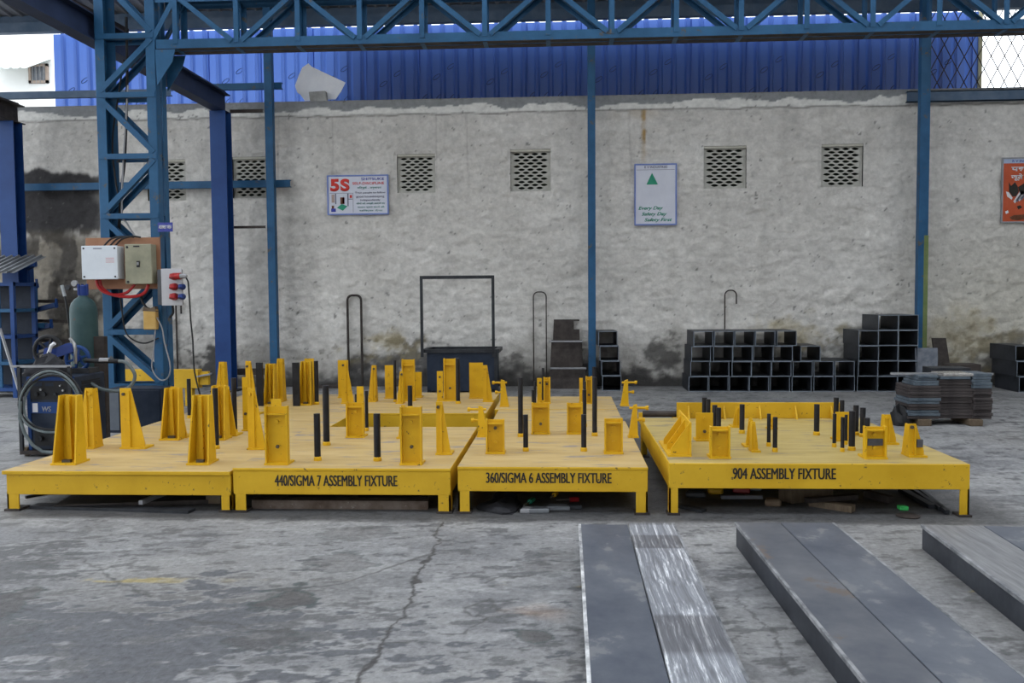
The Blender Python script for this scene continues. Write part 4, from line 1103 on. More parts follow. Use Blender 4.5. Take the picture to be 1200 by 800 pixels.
# bundle of cables and conduits
def cable(pts, r, m, label, y=EY, n=6, cat='cable'):
    P = [onY(px, py, (q[0] if q else y)) for (px, py, *q) in pts]
    # smooth with Catmull-Rom
    S = []
    for i in range(len(P) - 1):
        p0 = P[max(i - 1, 0)]; p1 = P[i]; p2 = P[i + 1]; p3 = P[min(i + 2, len(P) - 1)]
        for k in range(6):
            u = k / 6
            S.append(.5 * ((2 * p1) + (p2 - p0) * u + (2 * p0 - 5 * p1 + 4 * p2 - p3) * u * u + (3 * p1 - p0 - 3 * p2 + p3) * u ** 3))
    S.append(P[-1])
    return tag(MB().tube(S, r, n).build('cable', m, smooth=True), label, cat)
cable([(148, 20), (149, 80), (148, 140), (146, 190), (143, 215), (141, 250), (138, 282)], .016, RUB, 'thick black cable hanging down inside the lattice column', y=CY + .12)
cable([(145, 70), (139, 110), (133, 150), (132, 180), (136, 215), (140, 240), (137, 282)], .010, RUB, 'left thin black cable inside the lattice column', y=CY + .10)
cable([(150, 100), (147, 150), (144, 200), (143, 250), (149, 262), (157, 275), (165, 286)], .011, GREY, 'grey conduit bending down to the beige isolator box', y=CY + .05)
for k, (a_, lab) in enumerate(((122, 'first'), (129, 'second'), (135, 'third'))):
    cable([(a_, 288, yb_ - .09), (a_ + 8, 280, yb_ - .08), (a_ + 20, 277, yb_ - .05), (a_ + 26 + k * 2, 278, yb_ - .03)], .010, RUB, lab + ' black cable looping over the white switch box, from the left')
cable([(113, 327, yb_ - .10), (115, 335, yb_ - .10), (122, 342, yb_ - .1), (140, 347, yb_ - .1), (160, 347, yb_ - .1), (170, 342, yb_ - .09), (174, 333, yb_ - .08)], .018, RED, 'thick red cable hanging below the two boxes')
cable([(117, 327, yb_ - .08), (120, 337, yb_ - .08), (132, 345, yb_ - .08), (148, 343, yb_ - .08), (158, 333, yb_ - .08)], .016, RED, 'shorter red cable hanging below the two boxes')
cable([(140, 340), (143, 365), (147, 388), (156, 398), (170, 402), (186, 396)], .009, RUB, 'thin black cable sagging across the column foot', y=CY - .04)
cable([(202, 357), (203, 366), (199, 372)], .014, RUB, 'short black cable under the socket panel', y=sy - .06)
x0, x1, z0, z1 = rect(170, 362, 184, 386, CY - .10)
t = thing('pendant_switch', ((x0 + x1) / 2, CY - .10, z0), 'worn yellow pendant switch box hanging on the column', 'switch')
MB().box(x0, x1, CY - .14, CY - .06, z0, z1).build('case', mat('worn_pendant_yellow', (.45, .27, .07), (.52, .34, .12), 5, .6), t, bevel=.008)
MB().prism([(x0 - .002, CY - .142, z1 - .02), (x1 + .002, CY - .142, z1 - .03), (x1 - .01, CY - .142, z1 + .03), ((x0 + x1) / 2, CY - .142, z1 + .005), (x0 + .01, CY - .142, z1 + .025)], (0, .08, 0)).build('torn_boot', WOOD, t)
P = [onY(px, py, CY - .1) for (px, py) in ((164, 343), (167, 354), (173, 362))]
MB().tube(P, .014, 6).build('cord', RUB, t)
cable([(184, 372), (190, 385), (193, 402), (199, 425), (199, 437), (195, 444), (188, 445), (181, 438), (178, 428), (180, 408), (182, 386)], .008, GREY, 'loop of pale wire hanging from the yellow pendant box', y=CY - .12)
x0, x1, z0, z1 = rect(185, 260.5, 202, 271.5, CY - .03)
t = thing('column_sign', ((x0 + x1) / 2, CY - .03, z0), 'small blue name plate on the right post of the column', 'sign')
MB().box(x0, x1, CY - .03, CY - .02, z0, z1).build('plate', mat('sign_navy', (.03, .04, .22), (.05, .06, .3), 4, .4), t)
text_part('lettering', 'ASSEMBLY AREA', x0 + .012, x1 - .012, z0 + .035, z1 - .03, CY - .0315, PALE, t, 0, .01, .002)

# ================================================================== LEFT CORNER: cylinder, welder, cabinet, racks
gx, gy = onY(99, 400, 9.05).x, 9.05
t = thing('gas_cylinder', (gx, gy, 0), 'dark green gas cylinder with blue valve guard behind the welder', 'gas cylinder')
zt_ = onY(99, 348, gy).z
R_ = .135
MB().lathe([(R_ - .01, 0), (R_, .02), (R_, zt_ - .16), (R_ * .96, zt_ - .11), (R_ * .84, zt_ - .06), (R_ * .6, zt_ - .02), (.05, zt_), (.042, zt_ + .02)], (gx, gy, 0), 24).build('shell', GAS, t, smooth=True)
zc = onY(99, 334, gy).z
MB().lathe([(.044, zt_ + .01), (.046, zt_ + .04), (.046, zc - .01), (.034, zc)], (gx, gy, 0), 14).build('valve_guard', BPL, t, smooth=True)
for a_ in (0, 2.1, 4.2):
    MB().box(gx + .046 * math.cos(a_) - .008, gx + .046 * math.cos(a_) + .008, gy + .046 * math.sin(a_) - .012, gy + .046 * math.sin(a_) + .012, zt_ + .02, zc + .012).build('guard_rib', BPL, t)
c = onY(87, 339, gy - .02)
rg = MB().tube([(gx - .04, gy - .02, c.z), (c.x, gy - .02, c.z)], .014, 8).build('regulator', CHROME, t, smooth=True)
for (px, py, r) in ((87, 332, .032), (79, 337, .028)):
    q = onY(px, py, gy - .05); MB().lathe([(r, 0), (r, -.025), (r * .9, -.028)], (q.x, gy - .03, q.z), 14, ax='Y').build('gauge', GREY if r > .03 else DARK, rg)
a_, c_ = onY(72.5, 334, gy - .03), onY(76, 347, gy - .03)
MB().tube([a_, c_], .018, 8).build('flow_meter', mat('clear_plastic', (.26, .28, .29), (.32, .34, .35), 4, .2), rg, smooth=True)
P = [onY(px, py, gy - .06) for (px, py) in ((76, 347), (79, 365), (82, 390), (84, 410), (86, 425))]
MB().tube(P, .009, 6).build('gas_hose', RUB, rg, smooth=True)
# dark strap / bracket right of the cylinder
x0, x1, z0, z1 = rect(108, 394, 122, 430, gy - .05)
tag(MB().box(x0, x1, gy - .05, gy + .02, 0, z1).build('cylinder_post', RUST, bevel=.004), 'rusty stand post right of the gas cylinder', 'post')

WY = 8.2
t_wx0, t_wx1 = onY(33, 480, WY).x, onY(88.5, 480, WY).x
wz0, wz1 = onY(60, 527, WY).z, onY(60, 441, WY).z; WD = .56
weld = thing('welding_machine', ((t_wx0 + t_wx1) / 2, WY + WD / 2, 0), 'dark blue welding machine on a small cart at left', 'welding machine')
body = MB().box(t_wx0, t_wx1, WY, WY + WD, wz0, wz1).build('housing', DARKBLUE, weld, bevel=.01)
for (pz, q) in ((0.0, 0), (1.0, 1)):
    pass
f0, f1 = t_wx0 + .03, t_wx1 - .03
fr = MB(); fr.box(t_wx0, t_wx1, WY - .012, WY, wz1 - .04, wz1); fr.box(t_wx0, t_wx0 + .03, WY - .012, WY, wz0, wz1 - .04); fr.box(t_wx1 - .03, t_wx1, WY - .012, WY, wz0, wz1 - .04)
fr.build('front_bezel', NAVY, weld)
za, zb2 = onY(60, 468, WY).z, onY(60, 446, WY).z
cp = MB().box(f0, f1, WY - .008, WY - .001, za, zb2).build('control_panel', RUB, weld)
for (u, v, r, m) in ((.17, .3, .02, DARK), (.35, .3, .02, DARK), (.28, .55, .012, CHROME), (.62, .3, .014, DARK), (.82, .5, .01, CHROME), (.75, .75, .008, CHROME)):
    xx, zz = f0 + (f1 - f0) * u, za + (zb2 - za) * v
    MB().cyl((xx, WY - .008, zz), (xx, WY - .03, zz), r, 10).build('knob', m, cp)
MB().box(f0 + .04, f0 + .12, WY - .010, WY - .007, zb2 - .05, zb2 - .02).build('display', DARKBLUE, cp); MB().box(f0 + .15, f0 + .23, WY - .010, WY - .007, zb2 - .05, zb2 - .02).build('display', DARKBLUE, cp)
zl0, zl1 = onY(60, 484, WY).z, onY(60, 471, WY).z
lb = MB().box(f0, f1, WY - .008, WY - .001, zl0, zl1).build('name_panel', NAVY, weld)
MB().box(f0 + .02, f0 + .07, WY - .011, WY - .008, zl0 + .01, zl1 - .01).build('white_sticker', PALE, lb)
text_part('lettering', 'WS', f0 + .11, f0 + .20, zl0 + .015, zl1 - .04, WY - .009, GREY, lb, .1, .02, .002)
zs0, zs1 = onY(60, 522, WY).z, onY(60, 504, WY).z
sk = MB().box(f0 + .03, f1 - .05, WY - .008, WY - .001, zs0, zs1).build('connector_panel', RUB, weld)
for u in (.25, .6):
    xx = f0 + (f1 - f0) * u; MB().cyl((xx, WY - .008, (zs0 + zs1) / 2), (xx, WY - .05, (zs0 + zs1) / 2), .025, 10).build('connector', DARK, sk)
for k in range(7):
    zz = wz1 - .06 - k * .022
    MB().box(t_wx1, t_wx1 + .004, WY + .12, WY + .46, zz - .006, zz + .006).build('vent_slot', RUB, body)
text_side = MB()
for k in range(3):
    zz = (zl0 + zl1) / 2 + .03 - k * .03
    MB().box(t_wx1 + .001, t_wx1 + .004, WY + .15, WY + .15 + (.20, .24, .14)[k], zz - .006, zz + .006).build('side_print', mat('faded_side_print', (.18, .22, .24), (.24, .28, .3), 6, .5), body)
ct = MB(); ct.box(t_wx0 - .06, t_wx1 + .03, WY - .06, WY + WD + .05, wz0 - .035, wz0); ct.build('cart_deck', RUST, weld)
for (x, zz) in ((t_wx0 - .045, wz1 + .10), (t_wx1 - .02, wz1 + .10)):
    MB().box(x - .015, x + .015, WY - .06, WY - .03, wz0, zz).build('cart_upright', DARK, weld)
MB().box(t_wx0 - .12, t_wx1, WY - .06, WY - .035, wz1 + .09, wz1 + .11).build('cart_handle', GREY, weld)
for x in (t_wx0 - .02, t_wx1 - .02):
    for y in (WY + .0, WY + WD - .02):
        o = MB().cyl((x - .016, y, .045), (x + .016, y, .045), .045, 14).build('caster_wheel', WOOD, weld, smooth=True)
        MB().box(x - .024, x + .024, y - .02, y + .03, .06, wz0 - .03).build('caster_fork', DARK, o)
# hose coil hung on the front
coil = thing('hose_coil', (onY(58, 470, WY - .1).x, WY - .1, wz0), 'coil of grey welding hose hung on the front of the welder', 'hose')
random.seed(5)
for k in range(4):
    cx_, cz_ = 59 + random.uniform(-3, 3), 466 + random.uniform(-3, 4) + k * 2
    rx_, rz_ = 37 + random.uniform(-5, 2), 32 + random.uniform(-3, 4) + k
    pts = []
    for q in range(36):
        a_ = q / 36 * 2 * math.pi
        p = onY(cx_ + rx_ * math.cos(a_) + 2.5 * math.sin(2 * a_), cz_ + rz_ * math.sin(a_), WY - .09 - .012 * k + .012 * math.sin(3 * a_))
        pts.append(p)
    MB().tube(pts, .011, 6, closed=True).build('loop', HOSE if k % 2 else RUB, coil, smooth=True)
P = [onY(px, py, WY - .12) for (px, py) in ((24, 470), (23, 490), (29, 508), (38, 521), (50, 529), (62, 530))]
MB().tube(P, .016, 8).build('hose_end', HOSE, coil, smooth=True)
# black gloves/cloth and wire feeder on top
fz0 = wz1 + .001
def blob(px0, px1, py0, py1, y, dy, m, name, label, cat, seed=1, base=None):
    a, c = onY(px0, py1, y), onY(px1, py0, y); zb_ = a.z if base is None else base
    n, mm = 18, 7; b = MB(); v = []; fs = []
    rng = random.Random(seed)
    for i in range(mm + 1):
        fi = i / mm
        for k in range(n):
            an = 2 * math.pi * k / n; rr = math.sqrt(max(0, 1 - fi ** 2.2)) * (1 + .16 * math.sin(3 * an + seed) + rng.uniform(-.05, .05))
            v.append(((a.x + c.x) / 2 + (c.x - a.x) / 2 * rr * math.cos(an), y + dy * rr * math.sin(an), zb_ + (c.z - zb_) * fi * (.78 + .22 * math.sin(2 * an + seed) + .14 * math.sin(5 * an + 2 * seed) * (1 - fi) + .12 * rng.uniform(-1, 1))))
    for i in range(mm):
        for k in range(n): fs.append((i * n + k, i * n + (k + 1) % n, (i + 1) * n + (k + 1) % n, (i + 1) * n + k))
    fs += [tuple(range(n - 1, -1, -1)), tuple(mm * n + k for k in range(n))]
    b.add(v, fs); return tag(b.build(name, m, smooth=True), label, cat)
blob(31, 82, 414, 441, WY + .12, .12, CLOTH, 'welding_gloves', 'black cloth gloves lying on top of the welder', 'gloves', 3, base=fz0)
fx0, fx1, q0_, q1_ = rect(50, 402, 108, 441, WY + .38)
feed = thing('wire_feeder', ((fx0 + fx1) / 2, WY + .38, fz0), 'blue wire feeder with black wire reel on top of the welder', 'wire feeder')
MB().box(fx0 + .05, fx1, WY + .30, WY + .50, fz0, fz0 + .05).build('feeder_base', DARK, feed)
ym = WY + .34
pa = [onY(px, py, ym) for (px, py) in ((50, 414), (78, 402), (84, 404), (86, 412), (56, 422))]
MB().prism([(p.x, ym, p.z) for p in pa], (0, .06, 0)).build('side_plate', BPL, feed)
for (px, py, r, yy, nm) in ((57, 411, .145, WY + .42, 'wire_reel'), (91, 420, .115, WY + .36, 'front_reel')):
    c = onY(px, py, yy); pts = [(c.x + r * math.cos(q / 24 * 2 * math.pi), yy, c.z + r * math.sin(q / 24 * 2 * math.pi)) for q in range(24)]
    o = MB().tube(pts, .020, 8, closed=True).build(nm, RUB if r > .13 else NAVY, feed, smooth=True)
    for q in range(3):
        a_ = q * math.pi / 3 + .3
        MB().bar((c.x - r * math.cos(a_), yy, c.z - r * math.sin(a_)), (c.x + r * math.cos(a_), yy, c.z + r * math.sin(a_)), .02, .02, up=(0, 1, 0)).build('spoke', NAVY if r < .13 else RUB, o)
    MB().cyl((c.x, yy - .03, c.z), (c.x, yy + .03, c.z), .035, 12).build('hub', BPL, o)
P = [onY(px, py, WY + .28) for (px, py) in ((82, 396), (87, 403), (88.5, 410), (88.5, 426))]
MB().tube(P, .016, 8).build('lever', CHROME, feed, smooth=True)
P = [onY(px, py, WY + .3) for (px, py) in ((57, 414), (60, 405), (64, 402))]
MB().tube(P, .018, 8).build('clamp', PALE, feed, smooth=True)
P = [onY(px, py, WY + .3) for (px, py) in ((100, 422), (116, 423), (139, 423))]
MB().tube(P, .022, 10).build('torch_handle', RUB, feed, smooth=True)
P = [onY(px, py, WY + .3) for (px, py) in ((117, 422), (128, 422))]
MB().tube(P, .024, 10).build('torch_sleeve', GREY, feed, smooth=True)
cable([(138, 423), (146, 424), (153, 430), (158, 439), (156, 448), (149, 455), (138, 458), (120, 456), (108, 450), (102, 446)], .017, HOSE, 'curved grey torch hose arching right of the welder', y=WY + .3, n=8)
# dark blue cabinet by the column foot
cy_ = 9.62
x0, x1, z0, z1 = rect(128, 455, 188, 500, cy_)
t = thing('floor_cabinet', ((x0 + x1) / 2, cy_ + .15, 0), 'low dark blue steel cabinet at the foot of the lattice column', 'cabinet')
MB().box(x0, x1, cy_, cy_ + .32, .0, z1).build('body', DARKBLUE, t, bevel=.004)
MB().box(x0 + .13, x1 - .01, cy_ - .012, cy_, .03, z1 - .02).build('door', DARKBLUE, t, bevel=.003)
MB().box(x0 + .005, x0 + .12, cy_ - .008, cy_, .03, z1 - .01).build('grey_side_panel', mat('grey_blue_panel', (.10, .115, .14), (.14, .155, .18), 4, .5), t)
# yellow trestle behind the column
ty = 12.0
x0, x1, z0, z1 = rect(137, 433, 232, 455, ty)
t = thing('yellow_trestle', ((x0 + x1) / 2, ty + .1, 0), 'yellow steel trestle beam standing behind the lattice column', 'trestle')
MB().box(x0, x1, ty, ty + .14, z0, z1).build('beam', YEL, t, bevel=.004)
for xx in (x0 + .1, (x0 + x1) / 2, x1 - .2): MB().box(xx, xx + .10, ty + .02, ty + .12, 0, z0).build('leg', YEL, t)
x2, x3, z2, z3 = rect(232, 433, 243, 451, ty); MB().box(x1, x3, ty + .03, ty + .09, z2, z3 - .03).build('end_arm', YEL, t)
MB().prism([(x1 + .0, ty - .06, z3 - .1), (x3 + .06, ty - .06, z3 - .07), (x3 + .02, ty + .12, z3 - .07), (x1, ty + .12, z3 - .1)], (0, 0, .02)).build('shelf_plate', GREY, t)
# blue storage rack at the left edge with corrugated cover
ry = 13.0
x0, x1, z0, z1 = rect(-40, 330, 15, 458, ry)
t = thing('storage_rack', ((x0 + x1) / 2, ry + .3, 0), 'dark blue storage rack with sheet cover at the left edge', 'rack')
for x in (x0, x1 - .06):
    for y in (ry, ry + .54): MB().box(x, x + .06, y, y + .06, 0, z1).build('upright', NAVY, t)
for k in range(5):
    zz = .1 + (z1 - .16) * k / 4
    MB().box(x0, x1, ry + .005, ry + .595, zz, zz + .05).build('shelf', BLUE if k % 2 else NAVY, t)
for k in range(4):
    zz = .15 + (z1 - .16) * k / 4; MB().box(x1 - .30, x1 - .24, ry + .03, ry + .06, zz, zz + (z1 - .16) / 4 - .05).build('divider', BLUE, t)
MB().box(x0 + .02, x1 - .02, ry + .56, ry + .58, .15, z1 - .05).build('back_panel', DARKBLUE, t)
zc0, zc1 = onY(5, 322, ry).z, onY(5, 308, ry).z
cs = corr_sheet(x0 - .1, x1 + .12, ry - .15, zc0 + .02, ry + .7, zc1 + .12, .12, .03).build('cover_sheet', GALV, t)
MB().bar(onY(0, 385, ry - .1), onZ(26, 470, 0.0) * 1.0, .03, .03).build('leaning_bar', GREY, t)
# cantilever arms of a rack on the wall
t = thing('cantilever_rack', (onY(40, 400, 14.1).x, 14.2, 0), 'blue cantilever rack arms in the dark left corner', 'rack')
xu = onY(35, 400, 14.2).x
MB().box(xu - .06, xu + .06, 14.16, 14.28, 0, onY(31, 300, 14.2).z).build('upright', NAVY, t)
for (a_, b_, c_, d_) in ((30, 315, 41, 309), (30, 342, 43, 334), (31, 366, 66, 357), (32, 389, 60, 381), (32, 412, 60, 402)):
    p, q = onY(a_, b_, 14.12), onY(c_, d_, 13.9)
    o = MB().bar(p, q, .07, .07).build('arm', NAVY, t); MB().bar(q - Vector((0, 0, .05)), q + Vector((0, 0, .10)), .03, .03).build('arm_stop', NAVY, o)
p, q = onY(38, 338, 14.0), onY(43, 366, 13.95); MB().box(p.x, q.x, 13.95, 14.0, q.z, p.z).build('bracket_plate', BLUE, t)
p, q = onY(43, 378, 14.0), onY(54, 384, 13.95); MB().box(p.x, q.x, 13.90, 14.0, q.z, p.z).build('bracket_plate', BLUE, t)
for k, (py, lab) in enumerate(((362, 'upper'), (385, 'middle'), (408, 'lower'))):
    p = onY(36, py - 2, 14.0); q = onY(84, py - 2 + 2, 14.05)
    tag(MB().bar(p + Vector((.04, .02, .10)), q + Vector((0, .02, .12)), .05, .05).build('steel_bar', RUST), lab + ' rusty bar lying on the cantilever rack arms', 'bar')

# ================================================================== ALONG THE BACK WALL
by = 13.6
x0, x1, z0, z1 = rect(497, 410, 583, 458, by)
t = thing('scrap_bin', ((x0 + x1) / 2, by + .35, 0), 'dark steel bin with a tall open frame against the wall', 'bin')
b = MB()
for (a, c, d, e) in ((x0 + .05, x1 - .03, by, by + .015), (x0 + .05, x1 - .03, by + .68, by + .695), (x0 + .05, x0 + .065, by + .015, by + .68), (x1 - .045, x1 - .03, by + .015, by + .68)):
    MB().box(a, c, d, e, .05, z1 - .03).build('side_panel', DARKBLUE, t)
MB().box(x0 + .05, x1 - .03, by, by + .69, .03, .05).build('floor_plate', DARKBLUE, t)
for (a, c, d, e) in ((x0 - .02, x1 + .03, by - .03, by + .02), (x0 - .02, x1 + .03, by + .675, by + .725), (x0 - .02, x0 + .05, by + .02, by + .675), (x1 - .04, x1 + .03, by + .02, by + .675)):
    MB().box(a, c, d, e, z1 - .04, z1 + .015).build('rim', DARK, t)
for x in (x0 + .05, x1 - .10):
    for y in (by, by + .62): MB().box(x, x + .06, y, y + .06, 0, .05).build('foot', DARK, t)
MB().box(x1 - .05, x1 + .0, by - .02, by + .03, 0, z1 - .04).build('corner_post', DARK, t)
fx0, fx1, fz0_, fz1_ = rect(493.5, 322.5, 579.5, 415, by - .0)
for x in (fx0, fx1 - .045): MB().box(x, x + .045, by - .045, by - .03, z1 - .1, fz1_).build('frame_upright', DARK, t)
MB().box(fx0, fx1, by - .047, by - .028, fz1_ - .05, fz1_).build('frame_head', DARK, t)
# leaning plates with cross rods
wl = WALLY - .08
for (a_, b_, c_, d_, yy, lab) in ((647, 374, 679, 401, .00, 'upper dark plate of the leaning stack, with a square notch'), (645, 398, 682, 432, .10, 'middle dark plate of the leaning stack beside the middle post'), (644, 430, 686, 459, .22, 'lowest and widest dark plate of the leaning stack')):
    y = wl - yy
    x0, x1, z0, z1 = rect(a_, b_, c_, d_, y); z0 = max(0, z0) if yy else z0 - .0
    zlow = 0.0
    tpr = .02
    b = MB(); v = [(x0 - tpr, y - .10 - .04 * yy, zlow), (x1 + tpr, y - .10 - .04 * yy, zlow), (x1, y, z1), (x0 + .02, y, z1)]
    if yy == 0: v = [(x0 - tpr, y - .10, zlow), (x1 + tpr, y - .10, zlow), (x1, y - .02, z1 - .16), (x1 - .09, y - .02, z1 - .16), (x1 - .09, y - .006, z1 - .03), (x1, y - .004, z1 - .03), (x1, y, z1), (x0 + .03, y, z1)]
    b.prism(v, (0, .03, 0)); tag(b.build('steel_plate', RUST), lab, 'plate')
for (py, px0_, px1_, lab, yy) in ((400, 643, 683, 'upper', .19), (431.5, 645, 687, 'lower', .36)):
    p, q = onY(px0_, py, wl - yy), onY(px1_, py, wl - yy)
    tag(MB().cyl(p, q, .016, 8).build('steel_rod', GREY), lab + ' thin rod lying across the leaning dark plates', 'rod')
# --- open box frames
FW, FH, FL, FT = .295, .229, .74, .009
fb_ = MB()
def frame_mesh():
    b = MB(); w, h, L_, t = FW, FH, FL, FT
    o = [(-w / 2, 0), (w / 2, 0), (w / 2, h), (-w / 2, h)]; i_ = [(-w / 2 + t, t), (w / 2 - t, t), (w / 2 - t, h - t), (-w / 2 + t, h - t)]
    v = [(x, 0, z) for x, z in o] + [(x, 0, z) for x, z in i_] + [(x, L_, z) for x, z in o] + [(x, L_, z) for x, z in i_]
    f = []; m = []
    for k in range(4):
        j = (k + 1) % 4
        f.append((k, j, j + 4, k + 4)); m.append(1)
        f.append((k + 8, k + 12, j + 12, j + 8)); m.append(1)
        f.append((k, k + 8, j + 8, j)); m.append(0)
        f.append((k + 4, j + 4, j + 12, k + 12)); m.append(0)
    b.v = v; b.f = f; b.m = m
    return b
FO = frame_mesh().build('box_frame', [FRAME, CUT], origin=(0, 0, 0))
FME = FO.data; bpy.data.objects.remove(FO)
def frame(px, py, y, row, label, group, turn=0.0):
    p = onY(px, py, y)
    o = bpy.data.objects.new('box_frame', FME); col.objects.link(o)
    o.location = (p.x, y, row * (FH + .0015)); o.rotation_euler = (0, 0, turn)
    return tag(o, label, 'box frame', group)
sy_ = 13.75
random.seed(11)
ROWN = ['bottom', 'second', 'third', 'top', 'topmost']
rows = [[818.5, 842, 866, 889.5, 914, 939.5, 965, 990], [820.5, 843, 869, 892, 915.5, 940.5, 965, 989.5], [821.5, 847, 870, 894, 917, 949.5], [824, 848.5, 872.5, 896.5, 921.5]]
for r, L_ in enumerate(rows):
    for k, px in enumerate(L_):
        frame(px, 455, sy_ + random.uniform(-.02, .03), r, f'open box frame, {ORD[k]} from left in {ROWN[r]} row of long stack', 'box frames of the long stack', random.uniform(-.008, .008))
rows = [[1016, 1040, 1063.5], [1017, 1040, 1063.5], [1017.5, 1040, 1063.5], [1017, 1040, 1063.5], [1040, 1063.5]]
for r, L_ in enumerate(rows):
    for k, px in enumerate(L_):
        frame(px, 455, sy_ + random.uniform(-.02, .02), r, f'open box frame, {ORD[k]} from left in {["bottom", "second", "third", "fourth", "top"][r]} row of tall stack by post', 'box frames of the tall stack', random.uniform(-.006, .006))
for r, px in enumerate((717, 716, 714, 712.5)):
    frame(px, 455, 13.9 + .02 * r, r, f'open steel box frame, {["lowest", "second", "third", "topmost"][r]} of the single pile by the middle post', 'box frames piled by the middle post', (-.05, .02, -.03, .03)[r])
for r, px in enumerate((1206, 1203, 1201)):
    frame(px, 455, 13.6, r, f'open steel box frame, {["lowest", "middle", "topmost"][r]} of the pile at the right edge', 'box frames at the right edge', .02 * r)
# scraps near post three
x0, x1, z0, z1 = rect(1075, 408, 1102, 440, 13.7)
tag(MB().prism([(x0, 13.7, 0), (x1 - .05, 13.7, 0), (x1 + .0, 13.78, z1 - .15), (x1, 13.8, z1), (x0, 13.8, z1)], (0, .02, 0)).build('grey_sheet', mat('galvanised_spangle', (.10, .115, .14), (.19, .2, .23), 9, .4), None), 'small spangled grey sheet leaning in front of right-hand post', 'sheet')
x0, x1, z0, z1 = rect(1101, 397, 1118.5, 440, 14.0)
tag(MB().prism([(x0, 14.0, 0), (x1, 14.0, 0), (x1, 14.3, z1), (x0, 14.3, z1)], (0, .03, 0)).build('leaning_plank', RUST), 'narrow dark plate leaning upright against the wall at right', 'plate')
tag(MB().box(onY(1092, 436, 11.5).x, onY(1138, 436, 11.5).x, 11.5, 11.8, .0, onY(1110, 431, 11.5).z).build('steel_billet', DARK, bevel=.004), 'flat dark billet lying behind the plate piles', 'billet')
tag(MB().box(onY(1115, 430, 12.2).x, onY(1150, 430, 12.2).x, 12.2, 12.5, .0, onY(1120, 427, 12.2).z).build('steel_billet', RUST, bevel=.004), 'second dark billet further behind the plate piles', 'billet')
# --- piles of steel plates on timber
py0 = 10.2; random.seed(21)
pz = .075; PT = .0325
for (pile, pa, pb_, n, dy) in (('left', 1064, 1102, 11, .0), ('middle', 1101, 1143, 13, .06), ('right', 1141, 1164, 12, .02)):
    xa, xb_ = onY(pa, 500, py0).x, onY(pb_, 500, py0).x
    for k in range(n):
        jx, jy = random.uniform(-.025, .025), random.uniform(-.02, .03)
        top_ = pile == 'left' and k >= n - 0
        zz = pz + k * (PT + .0015)
        o = MB().box(xa + .004, xb_ - .004, py0 + dy, py0 + dy + .42, zz, zz + PT).build('steel_plate', PBLUE if (pile == 'left' and k in (1, 2, 5, 6)) or (pile == 'right' and k > 9) else PBROWN, bevel=.004)
        o.location.x += jx * (.5 if pile == 'left' else .25); o.location.y += jy
        tag(o, f'flat steel plate, {ORD[k]} from the bottom of the {pile} plate pile', 'steel plate', 'plates in the floor piles')
zz = pz + 11 * (PT + .0015)
for k, (pa, pb_, dd) in enumerate(((1072, 1101, .02), (1074, 1101.5, .03), (1077, 1100, .05), (1078, 1101, .03))):
    o = MB().box(onY(pa, 450, py0).x, onY(pb_, 450, py0).x, py0 + dd, py0 + dd + .36, zz + k * (PT - .004), zz + k * (PT - .004) + PT - .006).build('steel_plate', PBLUE, bevel=.003)
    tag(o, f'smaller blue-grey plate, {ORD[k]} upwards on top of the left pile', 'steel plate', 'plates in the floor piles')
zz = pz + 13 * (PT + .0015)
for k, (pa, pb_) in enumerate(((1104, 1140), (1108, 1144))):
    o = MB().box(onY(pa, 450, py0).x, onY(pb_, 450, py0).x, py0 + .05, py0 + .4, zz + k * .032, zz + k * .032 + .03).build('steel_plate', (PBLUE, mat('bright_shiny_plate', (.30, .28, .26), (.5, .48, .46), 12, .25, metal=.5))[k], bevel=.003)
    tag(o, ('blue-grey plate under the shiny one on the middle pile', 'shiny bare plate on top of the middle pile')[k], 'steel plate', 'plates in the floor piles')
zz = pz + 12 * (PT + .0015)
for k in range(3):
    o = MB().box(onY(1141 + k, 450, py0).x, onY(1163 + k * .7, 450, py0).x, py0 + .04, py0 + .40, zz + k * .033, zz + k * .033 + .031).build('steel_plate', PBLUE, bevel=.003)
    tag(o, f'smaller blue-grey plate, {ORD[k]} upwards on top of the right pile', 'steel plate', 'plates in the floor piles')
p, q = onY(1046, 438, py0 + .15), onY(1170, 440, py0 + .15); zz = pz + 15 * (PT + .0015) + .12
zr = max(p.z, q.z)
bar_ = MB(); bar_.bar((p.x, py0 + .18, zr), (q.x, py0 + .30, zr - .015), .06, .022); tag(bar_.build('flat_bar', GREY), 'long flat bar lying across the tops of the plate piles', 'bar')
for k, (pa, lab) in enumerate(((1083, 'left'), (1143, 'right'))):
    x = onY(pa, 503, py0).x
    tag(MB().box(x - .07, x + .07, py0 - .03, py0 + .48, 0, .074).build('timber_block', WOOD, bevel=.006), f'timber block under the plate piles, {lab} one', 'timber')
# black bag
blob(1043, 1065, 473, 499, onZ(1054, 499).y + .12, .14, RUB, 'black_bag', 'crumpled black bag on the floor left of the plate piles', 'bag', 8, base=0)
# low dark scraps at the wall foot
random.seed(31)
for (pa, pb_, py, m, lab) in ((333, 368, 452, DARK, 'flat dark scrap plate on the floor right of the thin post'), (372, 400, 455, RUST, 'rusty scrap plate on the floor left of the thick conduit'), (425, 448, 452, DARK, 'dark scrap plate on the floor right of the thick conduit'), (215, 250, 450, RUST, 'rusty plate stacked low behind the yellow trestle')):
    p = onZ((pa + pb_) / 2, py); xa, xb_ = onY(pa, py, p.y).x, onY(pb_, py, p.y).x
    tag(MB().prism([(xa, p.y, 0), (xb_, p.y, 0), (xb_ + .08, p.y + .4, 0), (xa + .12, p.y + .45, 0)], (0, 0, .05)).build('scrap_plate', m), lab, 'scrap')

